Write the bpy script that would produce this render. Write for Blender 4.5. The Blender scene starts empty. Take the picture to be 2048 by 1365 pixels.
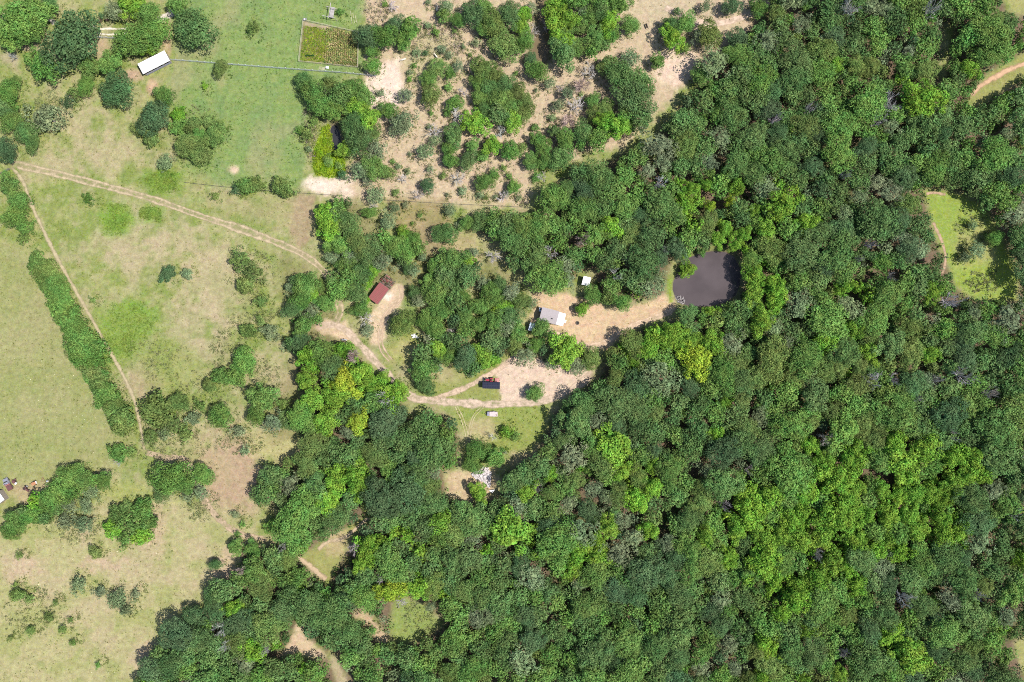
import bpy, math, random
import numpy as np
from mathutils import Vector, Matrix

# ------------------------------------------------------------------ camera, sky, sun, exposure
SC = bpy.context.scene
COL = SC.collection
S = 0.17                      # metres of ground per photo pixel
HC = 232.1                    # drone height
cam_d = bpy.data.cameras.new('camera'); cam_d.lens = 24; cam_d.sensor_width = 36
cam_d.clip_start = 1; cam_d.clip_end = 6000
cam = bpy.data.objects.new('camera', cam_d); COL.objects.link(cam)
cam.location = (0, 0, HC); SC.camera = cam

SUN_EL = math.radians(57); SUN_DIR = Vector((0.985, -0.17, 0)).normalized()   # towards the sun, on the ground
world = bpy.data.worlds.new('World'); SC.world = world; world.use_nodes = True
nt = world.node_tree; nt.nodes.clear()
sky = nt.nodes.new('ShaderNodeTexSky'); sky.sky_type = 'NISHITA'; sky.sun_disc = False
sky.sun_elevation = SUN_EL; sky.sun_rotation = math.atan2(SUN_DIR.x, SUN_DIR.y)
bg = nt.nodes.new('ShaderNodeBackground'); bg.inputs[1].default_value = 0.10
wo = nt.nodes.new('ShaderNodeOutputWorld')
nt.links.new(sky.outputs[0], bg.inputs[0]); nt.links.new(bg.outputs[0], wo.inputs[0])
sl = bpy.data.lights.new('sun', 'SUN'); sl.energy = 4.7; sl.angle = math.radians(0.53); sl.color = (1.0, 0.95, 0.87)
sun = bpy.data.objects.new('sun', sl); COL.objects.link(sun)
d = Vector((SUN_DIR.x*math.cos(SUN_EL), SUN_DIR.y*math.cos(SUN_EL), math.sin(SUN_EL)))
sun.rotation_euler = (-d).to_track_quat('-Z', 'Y').to_euler(); sun.location = (60, -10, 120)
SC.view_settings.view_transform = 'Standard'; SC.view_settings.look = 'None'
SC.view_settings.exposure = 0.40; SC.view_settings.gamma = 1
SC.cycles.max_bounces = 5; SC.cycles.diffuse_bounces = 3; SC.cycles.transparent_max_bounces = 8
SC.cycles.use_denoising = False; SC.cycles.filter_width = 1.0

# ------------------------------------------------------------------ helpers
def P(px, py, z=0.0):
    """world point that stands at height z under photo pixel px,py"""
    k = S*(HC-z)/HC
    return Vector(((px-1024)*k, (682.5-py)*k, z))

def tag(o, label=None, cat=None, group=None, kind=None):
    if label: o['label'] = label
    if cat: o['category'] = cat
    if group: o['group'] = group
    if kind: o['kind'] = kind
    return o

def link(o, parent=None):
    COL.objects.link(o)
    if parent is not None: o.parent = parent
    return o

def thing(name, label, cat, loc=(0,0,0), rz=0, group=None):
    o = bpy.data.objects.new(name, None); o.empty_display_size = .3
    link(o); o.location = loc; o.rotation_euler = (0, 0, rz)
    return tag(o, label, cat, group)

class MB:
    def __init__(s): s.v = []; s.f = []
    def add(s, vs, fs):
        b = len(s.v); s.v += [tuple(v) for v in vs]; s.f += [tuple(i+b for i in f) for f in fs]; return s
    def box(s, cx, cy, cz, sx, sy, sz, rz=0, M=None):
        vs = []
        c, n = math.cos(rz), math.sin(rz)
        for z in (-.5, .5):
            for x, y in ((-.5,-.5),(.5,-.5),(.5,.5),(-.5,.5)):
                X, Y = x*sx, y*sy
                p = Vector((cx+X*c-Y*n, cy+X*n+Y*c, cz+z*sz))
                vs.append(M @ p if M else p)
        return s.add(vs, [(3,2,1,0),(4,5,6,7),(0,1,5,4),(1,2,6,5),(2,3,7,6),(3,0,4,7)])
    def cyl(s, p0, p1, r0, r1=None, n=8, cap=True):
        r1 = r0 if r1 is None else r1
        p0, p1 = Vector(p0), Vector(p1); a = (p1-p0).normalized()
        t = a.orthogonal().normalized(); b = a.cross(t)
        vs = []
        for p, r in ((p0, r0), (p1, r1)):
            for i in range(n):
                an = 2*math.pi*i/n; vs.append(p+(t*math.cos(an)+b*math.sin(an))*r)
        fs = [(i, (i+1) % n, n+(i+1) % n, n+i) for i in range(n)]
        if cap: fs += [tuple(range(n-1, -1, -1)), tuple(range(n, 2*n))]
        return s.add(vs, fs)
    def prism(s, prof, y0, y1):           # profile in x,z pushed along y
        n = len(prof)
        vs = [(x, y0, z) for x, z in prof]+[(x, y1, z) for x, z in prof]
        fs = [(i, (i+1) % n, n+(i+1) % n, n+i) for i in range(n)]+[tuple(range(n-1, -1, -1)), tuple(range(n, 2*n))]
        return s.add(vs, fs)
    def torus(s, c, R, r, axis='y', n=16, m=8):
        vs = []; fs = []
        for i in range(n):
            a = 2*math.pi*i/n
            for j in range(m):
                b = 2*math.pi*j/m; q = R+r*math.cos(b); h = r*math.sin(b)
                x, y, z = (q*math.cos(a), h, q*math.sin(a)) if axis == 'y' else (q*math.cos(a), q*math.sin(a), h)
                vs.append((c[0]+x, c[1]+y, c[2]+z))
        for i in range(n):
            for j in range(m):
                fs.append((i*m+j, ((i+1) % n)*m+j, ((i+1) % n)*m+(j+1) % m, i*m+(j+1) % m))
        return s.add(vs, fs)
    def mesh(s, name, mat, bevel=0):
        me = bpy.data.meshes.new(name); me.from_pydata(s.v, [], s.f); me.materials.append(mat)
        me.validate(); me.update(); return me
    def build(s, name, mat, parent=None, bevel=0, smooth=False):
        o = bpy.data.objects.new(name, s.mesh(name, mat)); link(o, parent)
        if smooth:
            for p in o.data.polygons: p.use_smooth = True
        if bevel:
            m = o.modifiers.new('bevel', 'BEVEL'); m.width = bevel; m.segments = 2; m.limit_method = 'ANGLE'
        return o

def inst(name, me, parent, loc=(0,0,0), rot=(0,0,0), scl=(1,1,1)):
    o = bpy.data.objects.new(name, me); link(o, parent)
    o.location = loc; o.rotation_euler = rot; o.scale = scl
    return o

# ---- numpy noise
def vnoise(x, y, sc, seed):
    r = np.random.RandomState(seed).rand(257, 257)
    x = np.asarray(x)/sc+1000.3; y = np.asarray(y)/sc+1000.7
    xi = np.floor(x).astype(int); yi = np.floor(y).astype(int)
    fx = x-xi; fy = y-yi; fx = fx*fx*(3-2*fx); fy = fy*fy*(3-2*fy)
    a = xi % 256; b = yi % 256; a1 = (a+1) % 256; b1 = (b+1) % 256
    return (r[a,b]*(1-fx)+r[a1,b]*fx)*(1-fy)+(r[a,b1]*(1-fx)+r[a1,b1]*fx)*fy
def fbm(x, y, sc, seed, o=4):
    t = 0; a = .5; n = 0
    for i in range(o):
        t = t+a*vnoise(x, y, sc/2**i, seed+i*17); n += a; a *= .55
    return t/n
def sstep(a, b, x):
    t = np.clip((x-a)/(b-a), 0, 1); return t*t*(3-2*t)
def poly_sd(x, y, poly):                  # signed distance, inside positive
    x = np.asarray(x, float); y = np.asarray(y, float)
    d = np.full(x.shape, 1e18); ins = np.zeros(x.shape, bool); n = len(poly)
    for i in range(n):
        x0, y0 = poly[i]; x1, y1 = poly[(i+1) % n]
        ex, ey = x1-x0, y1-y0; t = np.clip(((x-x0)*ex+(y-y0)*ey)/(ex*ex+ey*ey+1e-9), 0, 1)
        d = np.minimum(d, (x-x0-t*ex)**2+(y-y0-t*ey)**2)
        if y0 != y1:
            ins ^= ((y0 > y) != (y1 > y)) & (x < (x1-x0)*(y-y0)/(y1-y0)+x0)
    return np.where(ins, 1, -1)*np.sqrt(d)
def line_d(x, y, pl):
    d = np.full(np.shape(x), 1e18)
    for (x0, y0), (x1, y1) in zip(pl[:-1], pl[1:]):
        ex, ey = x1-x0, y1-y0; t = np.clip(((x-x0)*ex+(y-y0)*ey)/(ex*ex+ey*ey+1e-9), 0, 1)
        d = np.minimum(d, (x-x0-t*ex)**2+(y-y0-t*ey)**2)
    return np.sqrt(d)
def smooth_line(pl, step):
    pts = [Vector((a, b)) for a, b in pl]; out = []
    for i in range(len(pts)-1):
        p0 = pts[max(i-1, 0)]; p1 = pts[i]; p2 = pts[i+1]; p3 = pts[min(i+2, len(pts)-1)]
        n = max(2, int((p2-p1).length/step))
        for k in range(n):
            t = k/n
            out.append(.5*((2*p1)+(p2-p0)*t+(2*p0-5*p1+4*p2-p3)*t*t+(3*p1-p0-3*p2+p3)*t**3))
    out.append(pts[-1]); return out

# ------------------------------------------------------------------ materials
def new_mat(name):
    m = bpy.data.materials.new(name); m.use_nodes = True; m.node_tree.nodes.clear()
    return m, m.node_tree.nodes, m.node_tree.links
def N(nodes, t, **k):
    n = nodes.new('ShaderNode'+t)
    for a, b in k.items(): setattr(n, a, b)
    return n
def paint(name, col, rough=.6, metal=0, var=.25, scale=3, col2=None, bump=.0, spec=.4):
    """procedural surface: base colour broken up by noise, optional second colour for rust or dirt"""
    m, n, l = new_mat(name)
    b = N(n, 'BsdfPrincipled'); o = N(n, 'OutputMaterial'); l.new(b.outputs[0], o.inputs[0])
    tc = N(n, 'TexCoord'); nz = N(n, 'TexNoise'); nz.inputs['Scale'].default_value = scale; nz.inputs['Detail'].default_value = 6
    l.new(tc.outputs['Object'], nz.inputs['Vector'])
    r = N(n, 'ValToRGB'); e = r.color_ramp.elements
    c2 = col2 or tuple(c*(1-var) for c in col)
    e[0].position = .35; e[0].color = (*c2, 1); e[1].position = .62; e[1].color = (*col, 1)
    l.new(nz.outputs[0], r.inputs[0]); l.new(r.outputs[0], b.inputs['Base Color'])
    b.inputs['Roughness'].default_value = rough; b.inputs['Metallic'].default_value = metal
    b.inputs['Specular IOR Level'].default_value = spec
    if bump:
        bp = N(n, 'Bump'); bp.inputs['Strength'].default_value = bump; bp.inputs['Distance'].default_value = .05
        l.new(nz.outputs[0], bp.inputs['Height']); l.new(bp.outputs[0], b.inputs['Normal'])
    return m

def leaf_mat(name, attr=False, transl=.22):
    m, n, l = new_mat(name)
    o = N(n, 'OutputMaterial'); mx = N(n, 'MixShader'); df = N(n, 'BsdfDiffuse'); tr = N(n, 'BsdfTranslucent')
    if attr: c = N(n, 'VertexColor', layer_name='tint').outputs[0]
    else: c = N(n, 'ObjectInfo').outputs['Color']
    g = N(n, 'NewGeometry')
    hv = N(n, 'HueSaturation'); l.new(c, hv.inputs['Color'])
    r1 = N(n, 'MapRange'); r1.inputs[3].default_value = .52; r1.inputs[4].default_value = 1.55
    l.new(g.outputs['Random Per Island'], r1.inputs[0])
    nz = N(n, 'TexNoise'); nz.inputs['Scale'].default_value = .22; nz.inputs['Detail'].default_value = 4; l.new(g.outputs['Position'], nz.inputs['Vector'])
    r3 = N(n, 'MapRange'); r3.inputs[1].default_value = .3; r3.inputs[2].default_value = .7; r3.inputs[3].default_value = .74; r3.inputs[4].default_value = 1.26; l.new(nz.outputs[0], r3.inputs[0])
    vm = N(n, 'Math', operation='MULTIPLY'); l.new(r1.outputs[0], vm.inputs[0]); l.new(r3.outputs[0], vm.inputs[1]); l.new(vm.outputs[0], hv.inputs['Value'])
    mu = N(n, 'Math', operation='MULTIPLY'); mu.inputs[1].default_value = 7.31; l.new(g.outputs['Random Per Island'], mu.inputs[0])
    fr = N(n, 'Math', operation='FRACT'); l.new(mu.outputs[0], fr.inputs[0])
    r2 = N(n, 'MapRange'); r2.inputs[3].default_value = -.016; r2.inputs[4].default_value = .016
    nz2 = N(n, 'TexNoise'); nz2.inputs['Scale'].default_value = .33; nz2.inputs['Detail'].default_value = 3; l.new(g.outputs['Position'], nz2.inputs['Vector'])
    r4 = N(n, 'MapRange'); r4.inputs[1].default_value = .3; r4.inputs[2].default_value = .7; r4.inputs[3].default_value = .478; r4.inputs[4].default_value = .522; l.new(nz2.outputs[0], r4.inputs[0])
    ha = N(n, 'Math', operation='ADD'); l.new(fr.outputs[0], r2.inputs[0]); l.new(r2.outputs[0], ha.inputs[0]); l.new(r4.outputs[0], ha.inputs[1]); l.new(ha.outputs[0], hv.inputs['Hue'])
    l.new(hv.outputs[0], df.inputs[0]); l.new(hv.outputs[0], tr.inputs[0])
    mx.inputs[0].default_value = transl; l.new(df.outputs[0], mx.inputs[1]); l.new(tr.outputs[0], mx.inputs[2]); l.new(mx.outputs[0], o.inputs[0])
    return m
LEAF = leaf_mat('leaf'); LEAF_A = leaf_mat('leaf_mass', True); GRASS_A = leaf_mat('grass_blades', True, .3)
def bark_mat():
    m, n, l = new_mat('bark')
    b = N(n, 'BsdfDiffuse'); o = N(n, 'OutputMaterial'); l.new(b.outputs[0], o.inputs[0])
    oi = N(n, 'ObjectInfo'); tc = N(n, 'TexCoord'); nz = N(n, 'TexNoise'); nz.inputs['Scale'].default_value = 5
    l.new(tc.outputs['Object'], nz.inputs[0]); r = N(n, 'MapRange'); r.inputs[3].default_value = .6; r.inputs[4].default_value = 1.4
    l.new(nz.outputs[0], r.inputs[0]); mu = N(n, 'Mix', data_type='RGBA', blend_type='MULTIPLY'); mu.inputs[0].default_value = 1
    l.new(oi.outputs['Color'], mu.inputs[6]); l.new(r.outputs[0], mu.inputs[7]); l.new(mu.outputs[2], b.inputs[0])
    return m
BARK = bark_mat()

def ground_mat():
    m, n, l = new_mat('ground_cover')
    b = N(n, 'BsdfDiffuse'); o = N(n, 'OutputMaterial'); l.new(b.outputs[0], o.inputs[0])
    c = N(n, 'VertexColor', layer_name='cover'); tc = N(n, 'TexCoord')
    def noise(sc, lo, hi, det=5, rough=.65):
        z = N(n, 'TexNoise'); z.inputs['Scale'].default_value = sc; z.inputs['Detail'].default_value = det; z.inputs['Roughness'].default_value = rough
        l.new(tc.outputs['Object'], z.inputs[0]); r = N(n, 'MapRange'); r.inputs[1].default_value = .3; r.inputs[2].default_value = .7
        r.inputs[3].default_value = lo; r.inputs[4].default_value = hi; l.new(z.outputs[0], r.inputs[0]); return z, r
    z1, r1 = noise(.7, .80, 1.2); z2, r2 = noise(2.6, .74, 1.26, 8, .75)
    a = N(n, 'Math', operation='MULTIPLY'); l.new(r1.outputs[0], a.inputs[0]); l.new(r2.outputs[0], a.inputs[1])
    hs = N(n, 'HueSaturation'); l.new(c.outputs[0], hs.inputs['Color']); l.new(a.outputs[0], hs.inputs['Value'])
    z3, r3 = noise(.45, .478, .522); l.new(r3.outputs[0], hs.inputs['Hue'])
    z4, r4 = noise(1.7, .8, 1.25); l.new(r4.outputs[0], hs.inputs['Saturation'])
    l.new(hs.outputs[0], b.inputs[0])
    bp = N(n, 'Bump'); bp.inputs['Strength'].default_value = .35; bp.inputs['Distance'].default_value = .10
    l.new(z2.outputs[0], bp.inputs['Height']); l.new(bp.outputs[0], b.inputs['Normal'])
    return m

def track_mat(name, col, ruts):
    """bare soil of a track; it thins out to nothing at its ragged edges"""
    m, n, l = new_mat(name)
    o = N(n, 'OutputMaterial'); mx = N(n, 'MixShader'); tp = N(n, 'BsdfTransparent'); df = N(n, 'BsdfDiffuse')
    at = N(n, 'Attribute', attribute_name='wear'); tc = N(n, 'TexCoord')
    z = N(n, 'TexNoise'); z.inputs['Scale'].default_value = .55; z.inputs['Detail'].default_value = 9; z.inputs['Roughness'].default_value = .72; l.new(tc.outputs['Object'], z.inputs[0])
    s1 = N(n, 'Math', operation='ADD'); l.new(at.outputs['Fac'], s1.inputs[0])
    sc = N(n, 'MapRange'); sc.inputs[1].default_value = .3; sc.inputs[2].default_value = .7; sc.inputs[3].default_value = -.5; sc.inputs[4].default_value = .5; l.new(z.outputs[0], sc.inputs[0]); l.new(sc.outputs[0], s1.inputs[1])
    r = N(n, 'MapRange', interpolation_type='SMOOTHSTEP'); r.inputs[1].default_value = .05; r.inputs[2].default_value = 1.0; l.new(s1.outputs[0], r.inputs[0])
    l.new(r.outputs[0], mx.inputs[0]); l.new(tp.outputs[0], mx.inputs[1]); l.new(df.outputs[0], mx.inputs[2]); l.new(mx.outputs[0], o.inputs[0])
    z2 = N(n, 'TexNoise'); z2.inputs['Scale'].default_value = .8; z2.inputs['Detail'].default_value = 9; z2.inputs['Roughness'].default_value = .7; l.new(tc.outputs['Object'], z2.inputs[0])
    rp = N(n, 'ValToRGB'); e = rp.color_ramp.elements; e[0].position = .3; e[0].color = (*[c*.78 for c in col], 1); e[1].position = .7; e[1].color = (*[min(1, c*1.15) for c in col], 1)
    l.new(z2.outputs[0], rp.inputs[0]); l.new(rp.outputs[0], df.inputs[0])
    bp = N(n, 'Bump'); bp.inputs['Strength'].default_value = .4; bp.inputs['Distance'].default_value = .08; l.new(z2.outputs[0], bp.inputs['Height']); l.new(bp.outputs[0], df.inputs['Normal'])
    return m

def water_mat(name, col):
    m, n, l = new_mat(name)
    b = N(n, 'BsdfPrincipled'); o = N(n, 'OutputMaterial'); l.new(b.outputs[0], o.inputs[0])
    tc = N(n, 'TexCoord'); z = N(n, 'TexNoise'); z.inputs['Scale'].default_value = .15; z.inputs['Detail'].default_value = 4; l.new(tc.outputs['Object'], z.inputs[0])
    r = N(n, 'ValToRGB'); e = r.color_ramp.elements; e[0].position = .3; e[0].color = (*[c*.85 for c in col], 1); e[1].position = .7; e[1].color = (*[c*1.15 for c in col], 1)
    l.new(z.outputs[0], r.inputs[0]); l.new(r.outputs[0], b.inputs['Base Color']); b.inputs['Roughness'].default_value = .08; b.inputs['IOR'].default_value = 1.33
    z2 = N(n, 'TexNoise'); z2.inputs['Scale'].default_value = 2.5; z2.inputs['Detail'].default_value = 3; l.new(tc.outputs['Object'], z2.inputs[0])
    bp = N(n, 'Bump'); bp.inputs['Strength'].default_value = .12; bp.inputs['Distance'].default_value = .03; l.new(z2.outputs[0], bp.inputs['Height']); l.new(bp.outputs[0], b.inputs['Normal'])
    return m

# ------------------------------------------------------------------ lie of the land (all outlines in photo pixels)
FOREST = [(1560,-70),(1530,20),(1480,75),(1425,108),(1400,165),(1365,205),(1335,245),(1295,285),(1235,312),(1165,335),(1105,372),(1080,420),
 (1062,424),(960,425),(955,470),(1000,478),(1010,530),(1050,545),(1078,582),(1110,586),(1155,560),(1195,592),(1230,618),(1255,608),(1325,595),
 (1334,570),(1343,530),(1365,513),(1395,501),(1425,496),(1460,501),(1481,514),(1490,545),(1488,575),(1478,598),(1450,613),(1385,619),(1335,645),(1262,660),(1222,690),(1198,745),(1135,802),
 (1098,832),(1080,870),(1072,905),(1035,935),(1002,945),(1000,990),(965,1000),(940,1003),(905,995),(893,965),(915,935),(922,880),(903,832),(862,818),
 (830,838),(800,800),(758,765),(725,715),(690,690),(640,685),(592,702),(588,740),(602,790),(575,850),(605,872),(600,905),(535,935),(497,990),(520,1012),
 (572,1010),(560,1040),(548,1085),(485,1100),(472,1150),(418,1180),(388,1240),(338,1275),(303,1310),(268,1365),(265,1430),(2115,1430),(2115,-70)]
GLADES = [[(655,1082),(738,1033),(700,1085),(672,1130),(655,1168),(598,1118)],
 [(597,1250),(612,1280),(640,1298),(655,1312),(632,1320),(600,1307),(565,1313),(580,1288)],
 [(708,1228),(735,1222),(760,1260),(780,1284),(765,1291),(745,1264)],
 [(1850,383),(1890,383),(1940,396),(1975,425),(1995,465),(2018,515),(2034,560),(2032,600),(1950,598),(1912,570),(1895,520),(1872,470),(1858,425)],
 [(1935,205),(1975,152),(2060,100),(2060,148),(1995,188),(1958,210)],[(2008,-5),(2060,-40),(2060,30),(2020,25)],[(2030,1285),(2060,1270),(2060,1360),(2040,1330)],
 [(1880,150),(1890,50),(1902,50),(1900,80),(1888,160)],
 [(890,945),(950,936),(986,930),(990,985),(975,992),(930,1005),(895,990)],[(1157,548),(1188,546),(1190,578),(1160,580)],
 [(658,1303),(672,1318),(697,1374),(680,1374),(668,1340)],[(792,1190),(850,1212),(885,1245),(842,1278),(802,1288),(782,1270),(786,1230)],
 [(1068,592),(1120,588),(1160,592),(1195,602),(1240,625),(1345,590),(1350,608),(1262,655),(1215,698),(1160,695),(1130,668),(1062,650)],
 [(990,745),(1030,712),(1100,735),(1190,748),(1180,765),(1110,800),(1003,806)],[(905,815),(1100,806),(1096,850),(1075,880),(1064,905),(1010,920),(950,880)],
 [(625,245),(682,245),(688,320),(660,360),(625,355)]]
THICKET = [[(640,400),(700,400),(735,470),(830,450),(850,480),(850,530),(805,545),(770,540),(735,560),(730,600),(720,640),(690,625),(670,600),(655,560),(645,500),(650,470)],
 [(860,500),(955,505),(960,545),(925,600),(950,660),(930,700),(985,730),(930,755),(900,730),(850,790),(815,750),(830,690),(850,670),(830,600),(850,560)],
 [(960,560),(1050,570),(1062,610),(1050,650),(1040,680),(1030,700),(985,715),(950,690),(945,640),(940,600)],
 [(565,560),(620,548),(655,580),(660,610),(645,640),(620,660),(590,700),(560,690),(580,650)],
 [(1040,695),(1100,680),(1150,700),(1195,705),(1185,735),(1150,735),(1100,730),(1040,712)],
 [(1150,240),(1200,215),(1290,200),(1300,250),(1200,290),(1120,300)],[(940,110),(1000,130),(1060,190),(1070,240),(1040,265),(960,230),(935,180)],
 [(600,160),(760,180),(760,260),(720,310),(690,310),(680,250),(620,230)],[(1090,-40),(1250,-40),(1230,90),(1150,125),(1110,110)],[(80,985),(160,930),(220,960),(170,1020),(20,1070),(-20,1050)]]
POND = [(1357,546),(1364,531),(1376,519),(1398,509),(1425,504),(1450,506),(1468,515),(1480,538),(1480,568),(1471,590),(1450,604),(1418,611),(1384,612),(1364,606),(1352,594),(1347,578),(1349,562)]
CREEK = [(1080,-40),(1098,-40),(1100,10),(1098,45),(1105,70),(1100,100),(1092,122),(1075,130),(1065,118),(1066,90),(1075,60),(1080,20)]
DITCH = [(660,262),(664,250),(674,252),(680,268),(681,285),(676,300),(668,304),(662,296),(666,280)]
WET = [(645,255),(658,248),(664,270),(668,300),(690,318),(690,350),(660,358),(632,350),(625,330),(628,300)]

TRACKS = [  # name, label words for nobody: structure. points, half width px, colour, ruts
 ('dirt_track', [(18,326),(60,336),(130,352),(200,370),(300,397),(400,432),(480,458),(560,488),(612,513),(645,540),(660,560),(668,578),(676,600),(680,628),(664,652)], 8.2, (.47,.38,.25), .5),
 ('dirt_track', [(632,656),(660,650),(690,660),(722,692),(760,733),(800,775),(828,796),(880,803),(960,808),(1040,808),(1096,800),(1150,775),(1188,745)], 9, (.55,.43,.33), .25),
 ('footpath', [(20,332),(45,362),(70,425),(110,508),(150,580),(190,650),(225,712),(255,768),(272,812),(282,860),(290,905)], 4.0, (.42,.355,.225), 0),
 ('dirt_track', [(862,800),(905,786),(950,766),(1000,737),(1032,710)], 6, (.56,.42,.31), .2),
 ('dirt_track', [(782,722),(765,700),(760,670),(768,640),(785,615),(802,595),(800,570)], 5.5, (.52,.39,.28), .7),
 ('wheel_track', [(912,812),(925,840),(934,872),(936,900)], 4, (.46,.40,.24), 1),
 ('wheel_track', [(968,812),(950,830),(942,850),(936,885)], 4, (.46,.40,.24), 1),
 ('dirt_track', [(1940,190),(1962,172),(1990,155),(2022,138),(2070,120)], 6, (.52,.34,.22), 0),
 ('dirt_track', [(290,905),(330,915),(372,920),(392,960),(408,1000),(440,1040),(480,1068),(535,1078)], 7, (.46,.35,.24), .25),
 ('dirt_track', [(596,1112),(622,1135),(652,1160)], 6.0, (.47,.355,.24), 0),
 ('dirt_track', [(636,1100),(655,1085),(690,1075),(715,1055),(738,1035)], 4.5, (.46,.36,.24), 0),
 ('gravel_drive', [(84,22),(95,35),(110,48)], 6, (.72,.64,.54), 0),
 ('gravel_drive', [(178,52),(195,62),(222,64),(255,62)], 8, (.72,.66,.54), 1),
 ('gravel_drive', [(305,44),(322,38),(352,24)], 8, (.70,.62,.54), .3),
 ('dirt_track', [(1852,388),(1868,386),(1892,390)], 3.6, (.44,.31,.21), 0),
 ('dirt_track', [(1866,445),(1880,475),(1890,505),(1890,530),(1884,548)], 3.6, (.44,.31,.21), 0),
 ('dirt_track', [(1330,15),(1400,45),(1450,45),(1500,28),(1540,5)], 7, (.60,.46,.36), .3),
 ('dirt_track', [(1062,640),(1120,672),(1160,690),(1200,690),(1260,655),(1330,628),(1350,612)], 7, (.60,.45,.33), .3),
]

# ------------------------------------------------------------------ ground sheet
def ground_colour(x, y):
    """albedo of the ground cover at photo pixel x,y (numpy arrays)"""
    n1 = fbm(x, y, 120, 1); n2 = fbm(x, y, 34, 2); n3 = fbm(x, y, 12, 3, 3); n4 = fbm(x, y, 60, 4)
    A = lambda *c: np.array(c)
    col = np.empty(x.shape+(3,)); col[:] = A(.225, .260, .088)
    def mix(w, c): col[...] = col*(1-w[..., None])+A(*c)*w[..., None]
    mix(sstep(.42, .62, n2*.6+n3*.4)*.6, (.33, .315, .15))
    mix(sstep(.52, .66, n4)*.4, (.34, .29, .18))
    mix(sstep(.50, .66, 1-n2)*.5, (.18, .235, .065)); n5 = fbm(x, y, 22, 55, 4); n6 = fbm(x, y, 9, 56, 3)
    mix(sstep(.54, .68, n5)*.38, (.40, .335, .22)); mix(sstep(.56, .70, 1-n5)*.5, (.17, .22, .06)); mix(sstep(.55, .72, n6)*.25, (.40, .38, .22))
    def zone(poly, c, op=1, soft=12, ragged=30):
        if len(poly) == 4 and not isinstance(poly[0], tuple):
            cx, cy, rx, ry = poly; sd = (1-np.sqrt(((x-cx)/rx)**2+((y-cy)/ry)**2))*min(rx, ry)
        else: sd = poly_sd(x, y, poly)
        w = sstep(-soft, soft, sd+(n3-.5)*ragged+(n2-.5)*ragged*.8)*op; mix(w, c); return w
    # top-left paddock: even green
    zone([(330,-60),(735,-60),(725,150),(625,180),(600,385),(440,372),(372,340),(335,215),(350,110)], (.182,.258,.088), .9, 15, 20)
    w = poly_sd(x, y, [(330,-60),(735,-60),(725,150),(625,180),(600,385),(440,372),(372,340),(335,215),(350,110)]) > 0
    mix(w*sstep(.5, .62, n3)*.4, (.245, .29, .11)); mix(w*sstep(.52, .66, n2)*.4, (.14, .22, .09))
    mix(w*sstep(.6, .75, n1)*.5, (.33, .29, .17))
    # bare sandy grove, top middle
    zone([(722,-60),(1560,-60),(1500,65),(1350,195),(1250,290),(1070,330),(1062,420),(700,402),(620,385),(640,352),(700,330),(740,250),(742,150)], (.46,.362,.25), .95, 12, 24)
    zone((865,125,60,55), (.37,.33,.19), .75, 25, 40); zone((1330,25,70,30), (.42,.36,.24), .6, 20, 40); zone((960,395,30,22), (.36,.33,.17), .6)
    zone([(728,140),(795,122),(812,200),(770,235),(735,200)], (.66,.53,.44), .95, 8, 18); zone([(620,352),(700,345),(712,330),(700,385),(690,395),(625,385)], (.66,.55,.45), .8, 8, 26)
    zone([(1310,110),(1380,90),(1400,140),(1350,180),(1320,160)], (.62,.48,.38), .8, 10, 20)
    zone([(770,395),(890,402),(900,450),(850,500),(790,440)], (.27,.22,.11), .8, 12, 25); zone([(830,445),(955,470),(960,520),(850,520)], (.40,.31,.19), .7, 14, 30)
    # weedy left field
    for e in ((232,440,34,34),(300,430,22,16),(325,362,38,26),(262,640,60,38),(230,690,40,30)): zone(e, (.165,.272,.05), .9, 12, 30)
    zone((245,670,70,55), (.20,.26,.07), .7, 18, 30); zone((315,365,40,30), (.15,.22,.045), .6, 8, 18)
    for e in ((430,560,60,80),(270,500,45,30),(200,300,60,40),(160,240,40,30),(380,640,50,40),(560,750,30,40),(120,330,40,24),(350,480,50,30),(90,640,40,60),(20,690,26,40),(60,820,50,30),(420,700,40,30)): zone(e, (.41,.335,.22), .58, 25, 60)
    zone([(590,385),(632,390),(628,480),(600,500),(580,460)], (.34,.25,.17), .8, 12, 20); zone([(420,400),(590,395),(560,450),(450,430)], (.33,.29,.16), .6, 15, 30)
    zone((460,950,70,80), (.40,.27,.20), .75, 25, 50); zone((400,930,60,60), (.37,.31,.18), .5, 25, 50); zone((545,890,50,30), (.40,.36,.18), .8, 15, 25)
    zone((290,770,30,30), (.38,.28,.20), .7, 14, 25); zone((340,740,60,60), (.23,.265,.085), .6, 20, 40)
    # left pasture and dry bottom-left field
    zone([(-60,480),(60,500),(220,760),(265,880),(215,925),(80,985),(-60,1000)], (.262,.270,.115), .7, 15, 25)
    zone([(-60,1060),(60,1040),(200,1020),(330,985),(440,1020),(545,1090),(470,1160),(400,1200),(330,1290),(265,1430),(-60,1430)], (.37,.335,.18), .85, 25, 60)
    w = sstep(-15, 15, poly_sd(x, y, [(-60,1060),(60,1040),(200,1020),(330,985),(470,1060),(470,1160),(400,1200),(265,1430),(-60,1430)]))
    mix(w*sstep(.45, .62, n2)*.6, (.255, .28, .10)); mix(w*sstep(.56, .7, n4)*.35, (.42, .33, .23))
    for e in ((40,1135,40,30),(292,1312,30,26),(205,1130,40,14),(310,1060,18,50),(455,1140,25,40)): zone(e, (.47,.34,.26), .6, 14, 30)
    zone((80,990,80,22), (.40,.31,.19), .7, 14, 20); zone((255,985,60,22), (.28,.31,.10), .7, 14, 20)
    # forest floor
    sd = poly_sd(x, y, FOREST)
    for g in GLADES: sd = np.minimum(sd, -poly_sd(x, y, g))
    mix(sstep(-6, 14, sd+(n3-.5)*16), (.17, .125, .085)); mix(sstep(0, 14, sd)*sstep(.45, .65, n2)*.6, (.09, .11, .04))
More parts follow.
